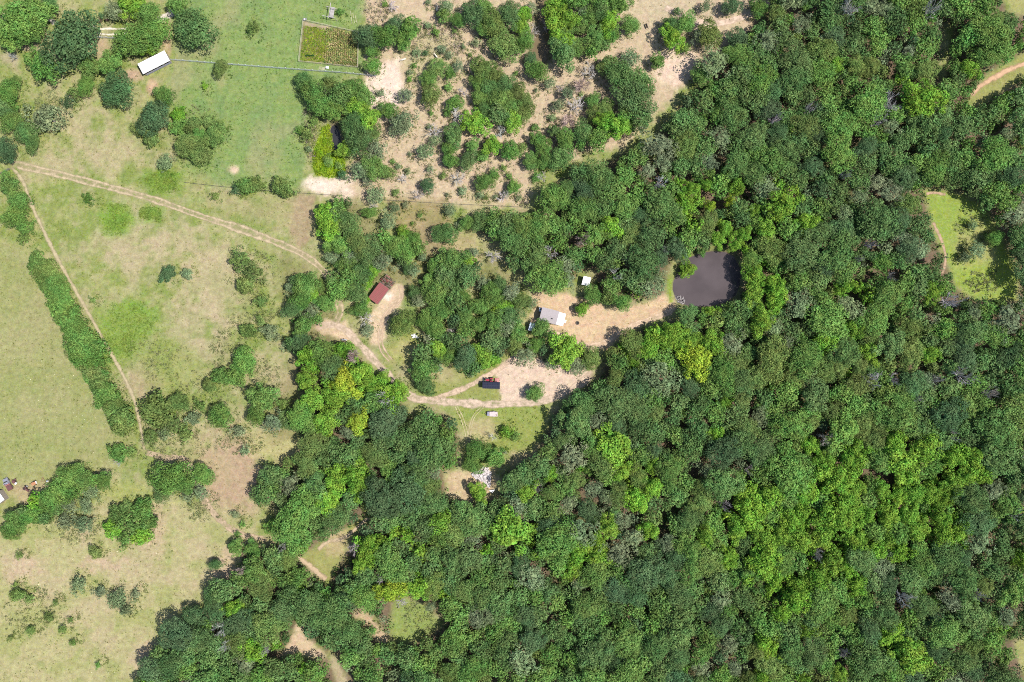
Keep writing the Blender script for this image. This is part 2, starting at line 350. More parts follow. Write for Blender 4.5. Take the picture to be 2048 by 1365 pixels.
    for c in ([(640,690),(560,850)], [(850,480),(900,690)], [(990,560),(1010,690)], [(690,430),(800,560)], [(590,560),(640,660)], [(880,700),(1150,720)]):
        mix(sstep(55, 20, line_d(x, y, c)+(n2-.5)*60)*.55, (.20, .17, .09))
    zone(GLADES[3], (.235,.305,.07), .95, 6, 14); zone((1955,505,40,60), (.36,.31,.16), .5, 20, 40); zone((1960,550,40,25), (.22,.31,.05), .6, 12, 20)
    zone(GLADES[0], (.27,.27,.10), .9, 5, 12); zone((670,1085,30,25), (.45,.34,.22), .6, 12, 20)
    zone(GLADES[1], (.50,.38,.26), .95, 5, 14); zone(GLADES[2], (.48,.35,.24), .85, 6, 14)
    zone(GLADES[4], (.27,.27,.10), .9, 5, 10); zone(GLADES[10], (.42,.34,.23), .6, 4, 10); zone(GLADES[11], (.22,.27,.085), .9, 8, 14)
    for g in (5, 6): zone(GLADES[g], (.30,.29,.12), .9, 5, 10)
    zone([(890,945),(950,940),(985,930),(1000,960),(985,995),(930,1005),(895,990)], (.50,.38,.25), .85, 8, 14)
    zone([(1015,900),(1080,880),(1080,930),(1020,935)], (.42,.33,.21), .7, 8, 18)
    # yards and working areas
    zone([(1068,592),(1120,586),(1195,600),(1240,625),(1345,588),(1352,612),(1262,660),(1215,700),(1160,700),(1130,668),(1062,650)], (.53,.385,.255), .95, 6, 14)
    zone([(1335,558),(1345,560),(1346,606),(1338,606),(1334,585)], (.20,.28,.05), .9, 3, 6)
    zone([(820,745),(960,720),(1035,700),(1010,740),(1003,806),(860,800)], (.235,.255,.085), .9, 8, 18); zone((880,745,40,16), (.42,.34,.22), .55, 10, 20)
    zone([(990,745),(1030,708),(1190,742),(1180,765),(1110,800),(1003,806),(1000,770)], (.57,.44,.345), .95, 5, 12)
    zone([(905,815),(1100,806),(1092,850),(1060,905),(950,905)], (.225,.265,.075), .9, 7, 14); zone((965,852,28,20), (.42,.33,.21), .6, 8, 16); zone((960,880,24,14), (.42,.36,.2), .6, 8, 16)
    zone([(735,640),(760,605),(790,565),(808,575),(806,600),(780,635),(765,690),(740,690)], (.55,.42,.30), .9, 6, 14); zone((772,592,12,8), (.74,.64,.56), .8, 4, 6)
    zone([(628,655),(650,640),(690,645),(720,690),(700,690),(660,672)], (.55,.42,.29), .9, 6, 16); zone([(770,690),(830,660),(845,690),(810,730),(780,720)], (.27,.28,.09), .8, 8, 14)
    zone((812,700,26,20), (.43,.37,.2), .5, 10, 20); zone((820,612,14,26), (.16,.23,.07), .7, 6, 8)
    zone((640,372,30,12), (.68,.57,.48), .7, 8, 16); zone((468,340,9,8), (.60,.46,.34), .9, 4, 8); zone((305,172,10,16), (.50,.33,.24), .8, 5, 10); zone((265,150,20,14), (.45,.30,.23), .8, 6, 10)
    zone((335,78,10,36), (.46,.32,.22), .7, 6, 12); zone((205,95,18,14), (.42,.31,.21), .7, 8, 14); zone((60,95,20,10), (.46,.34,.26), .6, 6, 10)
    zone(WET, (.23,.33,.03), 1, 4, 6); zone([(730,30),(745,30),(745,150),(735,150)], (.48,.36,.25), .7, 6, 10)
    zone([(606,42),(716,66),(714,134),(600,123)], (.20,.18,.075), .95, 2, 3); zone([(608,43),(660,52),(660,60),(610,52)], (.42,.34,.25), .8, 3, 6); zone((640,112,14,5), (.42,.3,.2), .7, 3, 6)
    for e in ((20,115,22,16),): zone(e, (.38,.31,.22), .6, 10, 20)
    for pl in (POND, CREEK, DITCH):
        mix(sstep(-16, -2, poly_sd(x, y, pl)+(n3-.5)*14)*.8*(1 if pl is not POND else sstep(1345, 1356, x)), (.12, .12, .06)); mix(sstep(-5, 2, poly_sd(x, y, pl)+(n3-.5)*6), (.16, .125, .085))
    col *= (.90+.20*fbm(x, y, 7, 57, 3))[..., None]
    return np.clip(col*.89, .01, .9)

def axis(lo, hi, step):
    a = list(np.arange(lo, hi+1e-6, step)); e = []; d = step
    p = hi
    while p < 1500: d *= 1.6; p += d; e.append(p)
    q = lo; d = step; f = []
    while q > -1500: d *= 1.6; q -= d; f.append(q)
    return np.array(f[::-1]+a+e)
def build_ground():
    xs = axis(-181, 181, .72); ys = axis(-122, 122, .72); nx, ny = len(xs), len(ys)
    X, Y = np.meshgrid(xs, ys); px = X/S+1024; py = 682.5-Y/S
    Z = (fbm(px, py, 60, 40)-.5)*.25
    far = np.maximum(np.abs(X)-181, np.abs(Y)-122)
    for pl, dp in ((POND, 1.6), (CREEK, 1.0), (DITCH, .9)):
        sd = poly_sd(px, py, pl)*S
        Z = np.where(sd > -4, Z*np.clip((-sd-.5)/3.5, 0, 1), Z)-sstep(-1.2, 1.6, sd)*dp
    for c in ((1105,632),(982,771),(765,578),(308,125),(985,828),(1172,562),(982,760)):   # level pads
        dd = np.hypot(px-c[0], py-c[1]); Z = Z*sstep(25, 60, dd)
    cpx = np.clip(px, -60, 2108); cpy = np.clip(py, -60, 1425)
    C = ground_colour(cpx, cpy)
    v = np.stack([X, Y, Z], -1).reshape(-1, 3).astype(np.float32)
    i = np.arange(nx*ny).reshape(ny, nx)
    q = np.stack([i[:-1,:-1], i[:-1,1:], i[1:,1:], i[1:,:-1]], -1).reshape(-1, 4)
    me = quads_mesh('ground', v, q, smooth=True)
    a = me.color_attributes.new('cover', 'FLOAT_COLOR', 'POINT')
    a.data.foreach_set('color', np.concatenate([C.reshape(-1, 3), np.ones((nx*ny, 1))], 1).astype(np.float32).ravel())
    me.materials.append(ground_mat())
    o = link(bpy.data.objects.new('ground', me)); o['kind'] = 'structure'
    return xs, ys, Z
def quads_mesh(name, v, q, smooth=False):
    me = bpy.data.meshes.new(name); me.vertices.add(len(v)); me.vertices.foreach_set('co', np.asarray(v, np.float32).ravel())
    nq = len(q); me.loops.add(nq*4); me.polygons.add(nq)
    me.loops.foreach_set('vertex_index', np.asarray(q, np.int32).ravel())
    me.polygons.foreach_set('loop_start', np.arange(0, nq*4, 4, dtype=np.int32))
    me.polygons.foreach_set('use_smooth', np.full(nq, smooth))
    me.update(calc_edges=True); return me
GX, GY, GZ = build_ground()
def gz(x, y):
    i = np.clip(np.searchsorted(GX, x)-1, 0, len(GX)-2); j = np.clip(np.searchsorted(GY, y)-1, 0, len(GY)-2)
    fx = np.clip((x-GX[i])/(GX[i+1]-GX[i]), 0, 1); fy = np.clip((y-GY[j])/(GY[j+1]-GY[j]), 0, 1)
    return (GZ[j,i]*(1-fx)+GZ[j,i+1]*fx)*(1-fy)+(GZ[j+1,i]*(1-fx)+GZ[j+1,i+1]*fx)*fy
def G(px, py):
    p = P(px, py); p.z = float(gz(p.x, p.y)); return p

def water(name, poly, z, col):
    pts = smooth_line(poly+[poly[0]], 4)[:-1]; c = sum(pts, Vector((0, 0)))/len(pts)
    pts = [c+(p-c)*1.10+(p-c).normalized()*4 for p in pts]
    v = [P(p.x, p.y)+Vector((0, 0, z)) for p in pts]; n = len(v)
    m = MB(); m.add([P(c.x, c.y)+Vector((0, 0, z))]+v, [(0, 1+(i+1) % n, 1+i) for i in range(n)])
    o = m.build(name, water_mat(name+'_surface', col)); o['kind'] = 'structure'
    for p in o.data.polygons:
        if p.normal.z < 0: o.data.flip_normals(); break
water('pond', POND, -.45, (.088, .072, .076)); water('creek', CREEK, -.40, (.17, .13, .075)); water('ditch_water', DITCH, -.35, (.035, .035, .04))

def ribbon(name, pl, hw, col, ruts, idx):
    pts = smooth_line(pl, 2.5); nc = 13; v = []; w = []; f = []
    for i, p in enumerate(pts):
        t = (pts[min(i+1, len(pts)-1)]-pts[max(i-1, 0)]).normalized(); nr = Vector((-t.y, t.x))
        k = hw*(1+.6*(float(vnoise(np.array(p.x), np.array(p.y), 25, 77))-.5))
        for j in range(nc):
            u = -1+2*j/(nc-1); q = p+nr*u*k*1.25; g = P(q.x, q.y)
            z = max(float(gz(g.x+a, g.y+b)) for a, b in ((0,0),(.3,0),(-.3,0),(0,.3),(0,-.3)))+.02
            v.append((g.x, g.y, z))
            flat = 1.05*(1-abs(u)**1.7)-.08; rut = math.exp(-((abs(u)-.5)/.2)**2)*1.15-.12
            end = min(1, 5*min(i, len(pts)-1-i)/max(1, len(pts)*.3)+.35)
            w.append((flat*(1-ruts)+rut*ruts)*end)
    for i in range(len(pts)-1):
        for j in range(nc-1): f.append((i*nc+j, (i+1)*nc+j, (i+1)*nc+j+1, i*nc+j+1))
    me = bpy.data.meshes.new(name); me.from_pydata(v, [], f); me.update()
    a = me.attributes.new('wear', 'FLOAT', 'POINT'); a.data.foreach_set('value', np.array(w, np.float32))
    me.materials.append(track_mat(name+'_soil', col, ruts))
    for p in me.polygons: p.use_smooth = True
    o = link(bpy.data.objects.new(name, me)); o['kind'] = 'structure'
for i, t in enumerate(TRACKS): ribbon(*t, i)

# ------------------------------------------------------------------ plants: prototypes
def cards(Pc, Nn, size, rng, asp=.75):
    n = len(Pc); Nn = Nn/np.linalg.norm(Nn, axis=1, keepdims=True)
    a = np.where(np.abs(Nn[:, 2:3]) < .9, [[0, 0, 1.]], [[1., 0, 0]]); t = np.cross(Nn, a); t /= np.linalg.norm(t, axis=1, keepdims=True)
    b = np.cross(Nn, t); an = rng.rand(n, 1)*2*np.pi
    t, b = t*np.cos(an)+b*np.sin(an), b*np.cos(an)-t*np.sin(an)
    sz = np.broadcast_to(np.asarray(size), (n,))[:, None]*(.7+.6*rng.rand(n, 1))
    v = np.empty((n, 4, 3))
    for k, (i, j) in enumerate(((-1,-.4),(.1,-1),(1,.35),(-.15,1))):
        jit = 1+.5*(rng.rand(n, 1)-.5)
        v[:, k] = Pc+t*sz*i*jit+b*sz*j*asp*jit+Nn*sz*.25*(rng.rand(n, 1)-.5)
    return v
def sphere(rng, n):
    v = rng.randn(n, 3); return v/np.linalg.norm(v, axis=1, keepdims=True)
def crown_cards(seed, style, dens=1.0):
    rng = np.random.RandomState(seed)
    nl, lr, per, ls, hr, rad, low = {
      'oak':   (62, (.17, .30), 64, .034, .80, (.52, .86), -.15),
      'lobed': (30, (.18, .31), 96, .042, .85, (.48, .90), -.05),
      'dense': (90, (.15, .24), 42, .034, .85, (.66, .84), -.25),
      'sparse':(44, (.14, .24), 30, .036, .75, (.35, .86), -.15),
      'shrub': (40, (.20, .32), 50, .055, .70, (.45, .82), 0.0),
      'thin':  (30, (.16, .28), 24, .055, .60, (.20, .86), 0.0)}[style]
    i = np.arange(nl)+.5; zz = low+(1-low)*(1-i/nl); az = i*2.39996+rng.rand()*6.28+rng.randn(nl)*.25
    zz = np.clip(zz+rng.randn(nl)*.08, -.4, .99); rr = np.sqrt(1-zz**2)
    out = 1+.22*np.sin(az*2+rng.rand()*6)+.12*np.sin(az*3+rng.rand()*6)+.08*np.sin(az*5+rng.rand()*6)
    rad = rng.uniform(*rad, nl)
    D = np.stack([rr*np.cos(az), rr*np.sin(az), zz], 1)
    Cc = D*rad[:, None]*np.stack([out, out, np.full(nl, hr)], 1); Rl = rng.uniform(*lr, nl)
    V = []
    for k in range(nl):
        m = int(per*dens*(Rl[k]/np.mean(lr))**1.5); d = sphere(rng, m*2)
        bias = D[k]*.7+np.array([0, 0, .6]); d = d[(d@bias) > -.35][:m]
        if not len(d): continue
        lob = d*Rl[k]*(.72+.34*rng.rand(len(d), 1))*np.array([1, 1, .85])
        nn = d+rng.randn(len(d), 3)*.42+np.array([0, 0, .35])
        V.append(cards(Cc[k]+lob, nn, ls/math.sqrt(dens), rng))
    nc = int({'sparse': 90, 'thin': 40}.get(style, 260)*min(1, dens+.15))          # inner foliage that keeps the light out
    d = sphere(rng, nc); d[:, 2] = np.abs(d[:, 2])*1.1-.2
    V.append(cards(d*(.25+.40*rng.rand(nc, 1))*np.array([1, 1, hr]), d*.5+np.array([0, 0, 1.]), .085, rng, .9))
    return np.concatenate(V)
def card_mesh(name, V, mat):
    me = quads_mesh(name, V.reshape(-1, 3), np.arange(len(V)*4).reshape(-1, 4)); me.materials.append(mat); return me
CR = {}
for st, nvar in (('oak', 9), ('lobed', 9), ('dense', 6), ('sparse', 5), ('shrub', 5), ('thin', 4)):
    CR[st] = [card_mesh('crown_'+st, crown_cards(100*len(CR)+k, st), LEAF) for k in range(nvar)]
def branches(seed, limbs, lvl, spread, upz, r0, twig, dens=1):
    """limbs of a unit tree (height 1) as thin tapered prisms"""
    rng = random.Random(seed); m = MB()
    def grow(p, d, L, r, k):
        n = 2 if k > 0 else 1; q = p
        for s in range(n):
            d = (d+Vector((rng.uniform(-1, 1), rng.uniform(-1, 1), rng.uniform(-.5, .7)))*.18).normalized(); q2 = q+d*L/n
            m.cyl(q, q2, r*(1-.35*s/n), r*(1-.35*(s+1)/n), 5 if r > .012 else 3, cap=False); q = q2
            if k > 0:
                for c in range(twig if k == 1 else 3 if s else 2):
                    a = rng.uniform(0, 6.28); t = d.orthogonal().normalized(); b = d.cross(t)
                    nd = (d*rng.uniform(.5, .9)+(t*math.cos(a)+b*math.sin(a))*rng.uniform(.45, .95)).normalized()
                    grow(q if rng.random() < .6 else q-d*L/n*.5, nd, L*rng.uniform(.5, .72), max(r*.55, .0062), k-1)
    m.cyl((0,0,-.02), (0,0,.16), r0*1.25, r0, 8, cap=False); top = Vector((.01, 0, .34)); m.cyl((0,0,.16), top, r0, r0*.75, 8, cap=False)
    for i in range(limbs):
        a = 6.283*i/limbs+rng.uniform(-.4, .4); d = Vector((math.cos(a)*spread, math.sin(a)*spread, upz*rng.uniform(.6, 1.3))).normalized()
        grow(top-Vector((0, 0, rng.uniform(0, .12))), d, rng.uniform(.26, .36), r0*.5, lvl)
    return m
TRUNK = [branches(k, 5, 1, 1, .9, .035, 1).mesh('trunk', BARK) for k in range(4)]
STEM = [branches(20+k, 4, 0, 1, .9, .03, 1).mesh('stems', BARK) for k in range(3)]
BARE = [branches(40+k, 6, 2, 1, .75, .034, 3).mesh('limbs', BARK) for k in range(5)]
PUFF = [branches(60+k, 9, 2, 1, 1.0, .022, 5).mesh('limbs', BARK) for k in range(3)]

# ------------------------------------------------------------------ plants: where they stand (photo px, radius px, kind)
PAL = dict(o=(.120,.208,.070), g=(.134,.246,.062), l=(.172,.325,.046), y=(.28,.38,.045), d=(.090,.158,.070), s=(.180,.236,.124), w=(.152,.224,.066), b=(.48,.45,.44), m=(.44,.33,.32), n=(.099,.176,.061))
WORD = dict(o='dark green', g='mid-green', l='bright green', y='yellow-green', d='dark blue-green', s='grey-green', w='olive green', b='bare grey', m='leafless pinkish', n='deep green')
HAND = """
30 40 46 g;75 22 34 g;62 62 30 g;16 72 28 g;98 8 18 n;140 78 54 d;85 130 36 g;30 165 14 g;14 186 26 g;4 218 24 o;20 243 25 g;50 262 27 o;62 287 18 o;8 300 28 d;
92 235 40 S;135 205 18 D;150 186 18 W;170 172 18 g;181 130 21 g;176 150 16 W;220 125 26 g;232 178 36 d;270 78 38 g;310 62 28 g;284 90 22 l;254 92 20 d;228 20 26 s;262 10 28 l;295 26 25 g;
388 58 40 n;352 14 22 g;305 235 32 d;280 257 22 W;300 276 18 W;326 190 20 g;356 228 16 L;356 254 18 G;386 250 18 W;376 290 25 w;392 310 26 W;400 272 17 g;330 325 23 S;203 32 8 D;
505 55 18 W;440 136 17 w;409 172 10 L;414 240 13 W;429 268 23 w;441 249 11 W;408 312 22 W;735 70 27 d;770 73 28 g;791 48 19 d;745 102 15 g;745 131 19 g;680 23 11 G;
606 160 18 o;626 182 28 g;658 168 18 W;641 208 28 g;666 216 26 g;701 176 24 g;726 192 26 g;716 217 27 l;737 238 26 l;704 248 27 n;716 281 30 n;690 300 18 l;746 266 18 w;
761 186 14 S;776 220 20 g;802 252 28 s;600 260 14 G;614 267 19 W;628 242 13 W;617 298 10 S;656 322 14 W;677 332 12 W;685 350 14 D;752 300 27 s;722 340 24 s;746 332 25 g;772 344 18 w;
818 60 26 g;806 86 17 g;893 12 20 s;889 26 16 g;915 40 16 g;946 26 26 d;968 14 20 g;985 45 28 w;1000 66 20 w;970 56 18 g;1020 26 25 o;1046 28 20 l;1060 14 17 s;1010 92 28 w;1050 82 23 g;1044 54 18 l;
952 86 13 S;851 106 10 D;876 136 21 w;856 156 17 g;916 131 16 s;901 148 13 g;811 190 20 s;861 191 21 w;896 175 12 G;910 207 17 g;966 136 24 w;991 151 20 w;956 166 18 g;981 176 22 o;1011 166 22 o;961 196 18 g;1001 196 24 w;1036 181 18 w;1051 201 18 w;971 221 20 n;1021 216 22 g;1051 226 21 w;1026 242 24 l;
950 246 26 l;906 271 24 o;872 280 16 s;806 242 30 s;851 301 21 s;985 291 20 l;900 296 19 g;946 291 16 g;936 321 20 o;901 321 18 g;1021 301 20 g;966 311 13 G;1075 141 24 g;1062 118 14 d;1100 166 15 s;1112 40 28 l;1116 10 25 l;1131 62 22 g;1130 82 24 l;1126 106 30 o;1151 96 22 g;
1166 20 22 s;1181 32 22 g;1166 56 16 w;1191 76 24 g;1200 20 26 o;1216 45 24 l;1222 70 18 g;1240 10 24 g;1262 50 20 g;1116 211 15 s;1136 186 21 s;1186 201 18 g;1191 231 18 w;1071 256 12 G;1086 296 20 g;1076 279 18 g;1110 262 15 o;1131 281 23 g;1166 266 25 o;1121 316 25 o;1090 322 19 g;1062 322 16 g;
1270 195 38 n;1240 150 34 o;1285 165 26 o;1316 122 18 g;1212 215 18 w;1215 130 20 w;1262 115 22 s;1345 76 28 l;1372 46 22 g;1340 50 18 n;1370 96 13 G;1420 68 27 w;1398 72 20 s;1430 125 36 s;1405 150 24 g;1478 82 24 d;1518 14 18 g;1465 12 20 d;1412 12 16 s;1355 22 12 D;1475 110 26 g;
855 372 17 d;968 365 20 g;988 350 14 g;1028 373 15 g;1075 354 15 G;1106 396 32 g;1132 378 20 o;900 420 18 s;890 467 22 o;921 450 13 S;936 446 16 g;961 441 20 o;826 476 16 g;812 502 24 g;826 541 19 s;806 468 16 l;824 447 5 G;845 515 12 s;
902 522 28 g;936 526 18 l;870 536 20 g;857 562 18 g;872 582 29 g;911 571 20 o;841 601 20 s;882 622 23 g;852 642 20 g;926 592 15 g;931 634 20 g;872 657 23 g;812 658 10 S;830 585 16 n;948 505 14 s;
966 566 18 s;986 591 26 g;1001 571 19 o;1063 606 15 s;1006 612 20 l;961 612 21 g;986 642 24 g;1021 632 25 o;1041 602 21 w;1011 657 25 s;1036 667 20 g;958 650 18 g;1096 556 36 g;1116 562 25 g;1136 562 19 s;1186 590 21 g;1084 657 21 g;1165 617 14 l;1245 605 21 g;
1265 470 25 w;1225 455 26 l;1377 540 20 l;1415 370 18 l;1450 455 18 l;1440 449 9 y;1484 470 22 l;1355 474 9 l;1420 414 14 y;1462 402 15 y;1505 420 16 l;1380 378 20 l;1372 508 12 l;1405 505 10 g;1436 478 18 l;1470 492 14 l;
1510 555 26 l;1546 570 26 l;1506 592 22 l;1503 520 22 g;1552 602 26 l;1522 642 30 l;1418 622 13 l;1375 630 22 o;1350 664 28 l;1328 684 24 l;1382 682 24 l;1437 622 10 l;
1395 722 36 y;1360 690 22 l;1265 726 15 l;1226 892 40 l;1247 942 26 l;1310 822 22 w;1430 870 20 l;1270 1002 30 l;1305 932 18 l;1541 775 9 y;1450 805 18 l;1297 1060 26 l;
965 711 25 l;902 711 21 g;876 698 21 l;846 736 28 g;851 771 21 o;941 746 12 S;986 722 17 l;1051 712 25 s;1030 690 20 w;1131 702 38 l;1106 726 20 s;1152 732 23 s;1182 718 24 w;1072 690 18 g;1070 787 18 g;
1152 845 36 o;1124 882 20 o;1146 915 34 s;1012 864 19 L;1030 872 14 W;956 900 25 g;992 917 25 g;946 932 20 g;957 986 21 l;1026 963 29 o;1052 982 25 l;1102 948 16 l;1102 986 18 w;
18 372 20 G;10 352 14 G;36 402 24 S;30 432 27 S;50 455 22 G;48 476 17 W;78 522 19 G;94 546 24 W;106 566 22 S;121 592 25 S;131 616 23 S;141 642 25 S;156 667 25 S;172 692 30 G;182 716 28 G;164 704 22 S;187 742 22 W;201 766 22 W;216 790 22 G;231 812 22 W;246 836 27 W;251 852 22 W;
175 398 16 S;335 547 17 D;374 547 15 S;190 601 9 W;480 520 28 W;506 545 28 W;490 572 20 W;522 604 18 W;497 662 18 W;541 664 24 S;520 640 14 W;472 378 15 D;490 372 20 G;508 368 16 W;525 371 11 W;565 375 23 W;430 392 12 W;
660 446 30 l;687 440 30 o;650 422 18 l;700 462 22 o;738 425 15 g;751 390 22 s;776 442 22 s;740 500 28 o;681 490 25 g;702 512 22 s;764 522 26 s;792 492 26 g;820 508 14 g;664 514 20 s;690 532 22 g;722 546 25 n;746 543 17 l;710 587 25 o;722 620 17 g;734 600 9 l;733 567 13 l;680 545 16 s;816 536 16 n;
610 572 27 g;581 576 16 s;602 602 25 g;640 574 17 w;586 618 22 n;622 622 22 s;650 606 20 g;606 652 24 g;598 684 22 d;624 590 18 l;735 660 16 s;805 646 29 w;573 690 14 S;
616 716 25 l;641 702 29 g;662 732 27 o;612 762 25 l;626 800 29 l;601 832 27 g;652 842 29 l;690 755 25 y;722 745 26 l;711 788 18 y;742 768 23 l;678 772 21 y;782 792 27 l;802 778 18 l;762 762 20 l;716 842 26 y;
486 722 30 G;471 754 22 G;440 752 20 G;418 772 18 W;440 834 27 g;525 798 34 g;511 832 22 g;546 846 26 s;582 842 24 o;476 862 17 S;490 902 13 S;565 812 18 W;
312 820 36 W;342 850 26 W;330 866 20 S;300 872 22 W;370 868 22 W;386 838 22 S;355 806 24 W;400 812 18 W;236 906 21 G;262 906 15 W;
142 950 25 g;166 962 22 g;120 982 27 g;96 1002 25 g;181 986 20 s;206 962 19 g;170 1012 20 s;62 1032 24 g;30 1042 24 g;92 1036 20 W;20 1064 22 g;131 1042 22 S;166 1050 24 S;136 1012 20 s;
340 956 36 g;366 970 24 g;326 980 22 o;405 950 21 g;400 986 20 s;375 992 18 S;262 1046 34 G;236 1030 24 W;282 1072 24 L;298 1046 20 G;284 1018 22 G;252 1014 20 W;226 1056 20 L;248 1078 22 G;155 1170 22 S;200 1184 16 S;234 1200 28 S;270 1190 15 S;250 1222 18 S;
38 1112 11 W;34 1190 16 W;58 1198 14 W;96 1236 16 W;124 1260 11 W;60 1262 13 W;145 1286 9 G;20 1278 8 W;195 1331 9 G;190 1106 15 W;30 1170 9 W;110 1205 8 W;140 1240 8 W;
352 1272 36 d;302 1345 30 d;392 1235 26 d;470 1095 16 g;505 1100 20 g;585 1065 42 g;548 1052 18 g;470 1030 12 S;485 1050 10 G;475 1070 9 G;430 1130 14 n;425 1195 20 n;782 1182 30 y;745 1262 12 G;860 1215 14 s;
1955 500 20 s;1930 515 16 S;1992 476 18 g;1945 450 14 S;900 330 10 S;735 360 16 s;810 410 10 S;840 430 9 W;790 415 14 s;1010 905 6 S;
"""
HAND_BARE = """916 228 22 b;926 182 13 b;1000 266 16 b;866 262 18 b;1062 62 18 b;1092 48 12 b;1180 142 20 b;1152 212 20 b;1136 242 17 m;1162 170 20 m;835 390 14 b;915 356 17 b;806 358 11 b;1005 394 16 b;985 512 19 b;
1320 366 18 b;1232 547 17 b;730 638 18 b;705 713 16 m;770 796 20 b;905 662 15 b;985 875 10 b;1402 66 14 b;1085 352 12 b;1165 480 16 m;1100 505 17 b;550 850 16 b;
1745 762 20 b;1790 756 15 b;1925 750 25 b;1980 786 16 b;1876 760 13 b;1830 796 12 b;1906 870 14 b;1655 878 18 b;1780 204 24 b;1758 238 18 b;1700 12 22 b;1864 16 22 b;1620 216 12 b;1550 238 14 b;1905 602 22 b;1740 488 12 b;1786 552 13 b;1718 518 10 b;1640 1110 14 b;1810 1200 18 b;2030 1030 18 b;
440 1260 17 b;455 1290 14 b;530 1300 12 b;705 1100 14 b;570 1090 13 b;760 1160 12 b;485 1140 11 m;235 925 10 b;1690 350 12 b;1330 500 9 b;1690 1310 12 b;1120 175 10 b;745 412 12 b;1500 940 12 b;1452 1012 14 b;800 1205 14 b;1075 975 12 b;25 112 9 b;785 10 14 b;1955 1190 14 b"""
def parse(t): return [(float(a), float(b), float(c), k) for a, b, c, k in (e.split() for e in t.replace('\n', '').split(';') if e.strip())]
hand = [(a-(5 if a < 290 and 500 < b < 870 and k.isupper() else 0), b, c*(1.16 if a < 290 and 500 < b < 870 and k.isupper() else 1), ('G' if k == 'S' and a < 290 and b < 870 and b > 340 else k)) for a, b, c, k in parse(HAND)]; bare = parse(HAND_BARE)
hd = [p for p in hand if p[0] < 290 and 500 < p[1] < 870 and p[3].isupper() and not 594 < p[1] < 606]
hand += [((p[0]+q[0])/2+dx, (p[1]+q[1])/2, 17, 'GW'[i % 2]) for i, (p, q) in enumerate(zip(hd[:-1], hd[1:])) for dx in (-8, 9) if abs(p[1]-q[1]) < 60]
rg = np.random.RandomState(77); GROVE = [(745,-10),(1060,-10),(1080,130),(1250,200),(1190,300),(1060,330),(1040,400),(740,385),(760,250),(820,150)]
for a, b in zip(rg.uniform(740, 1260, 260), rg.uniform(-10, 400, 260)):
    if poly_sd(np.array([a]), np.array([b]), GROVE)[0] > 0 and poly_sd(np.array([a]), np.array([b]), CREEK)[0] < -12 and all(math.hypot(a-p[0], b-p[1]) > p[2]+5 for p in hand) and math.hypot(a-872, b-114) > 16 and math.hypot(a-808, b-121) > 22:
        hand.append((a, b, rg.uniform(6, 13), rg.choice(['S', 'S', 'W', 'G'])))
rs = np.random.RandomState(5)
def in_hedge(x, y): return x < 290 and 500 < y < 870
def in_forest(x, y, pad=0):
    m = poly_sd(np.array([x]), np.array([y]), FOREST)[0] > pad
    return m and all(poly_sd(np.array([x]), np.array([y]), g)[0] < -pad*.6 for g in GLADES)
# fill the closed woodland
n_try = 34000
cx = rs.uniform(-22, 2072, n_try); cy = rs.uniform(-24, 1390, n_try)
sdF = poly_sd(cx, cy, FOREST); sdG = -poly_sd(cx, cy, POND)+3
for g in THICKET: sdF = np.maximum(sdF, poly_sd(cx, cy, g))
for g in GLADES: sdG = np.minimum(sdG, -poly_sd(cx, cy, g))
BRIGHT = [(1800,1000,190,130),(1640,1120,60,60),(1540,1060,70,90),(1480,560,90,90),(1720,620,60,70),(1340,690,90,30),(640,760,60,90),(1080,1070,60,50),(990,1070,50,40),(1580,450,60,90),(1420,400,80,60),(1180,1120,70,80),(1570,1180,60,60),(760,1100,50,60),(1900,80,60,50)]
DARK = [(1500,210,140,110),(1880,330,110,90),(1950,820,80,120),(1850,1220,140,90),(1350,420,110,90),(880,870,60,70),(850,1010,120,60),(640,1230,120,60),(450,1240,80,60),(1130,850,60,60),(1250,1250,200,90),(1340,840,120,80)]
placed = [(a, b, c) for a, b, c, k in hand if k.islower()]+[(a, b, c*.8) for a, b, c, k in bare]
px_ = [p[0] for p in placed]; py_ = [p[1] for p in placed]; pr_ = [p[2] for p in placed]
fill = []
A_x = np.array(px_+[0]*2600, float); A_y = np.array(py_+[0]*2600, float); A_r = np.array(pr_+[0]*2600, float); na = len(px_)
zoneF = fbm(cx, cy, 150, 61); zB = np.zeros(n_try); zD = np.zeros(n_try)
for e in BRIGHT: zB = np.maximum(zB, 1-np.hypot((cx-e[0])/e[2], (cy-e[1])/e[3]))
for e in DARK: zD = np.maximum(zD, 1-np.hypot((cx-e[0])/e[2], (cy-e[1])/e[3]))
for i in range(n_try):
    big = i < 10000
    r = (rs.uniform(34, 42) if i < 250 else rs.uniform(20, 31)) if big else rs.uniform(11, 18)
    if sdF[i] < r*.42 or sdG[i] < r*.9: continue
    dd = np.hypot(A_x[:na]-cx[i], A_y[:na]-cy[i])
    if np.any(dd < (.52 if big else .58)*(A_r[:na]+r)): continue
    u = rs.rand()
    if zB[i] > 0 and u < (.85 if cx[i] > 1600 and cy[i] > 850 else .42)+zB[i]*.35: k = rs.choice(['l', 'l', 'l', 'l', 'g'])
    elif zD[i] > 0 and u < .8: k = rs.choice(['o', 'o', 'n', 'd', 'g'])
    else: k = rs.choice(['o', 'o', 'n', 'g', 'd', 's'] if zoneF[i] < .44 else ['o', 'g', 'g', 'w', 's', 'o'] if zoneF[i] < .55 else ['g', 'g', 'l', 'w', 'o'])
    fill.append((cx[i], cy[i], r, k)); A_x[na] = cx[i]; A_y[na] = cy[i]; A_r[na] = r; na += 1
    if len(fill) > 2300: break

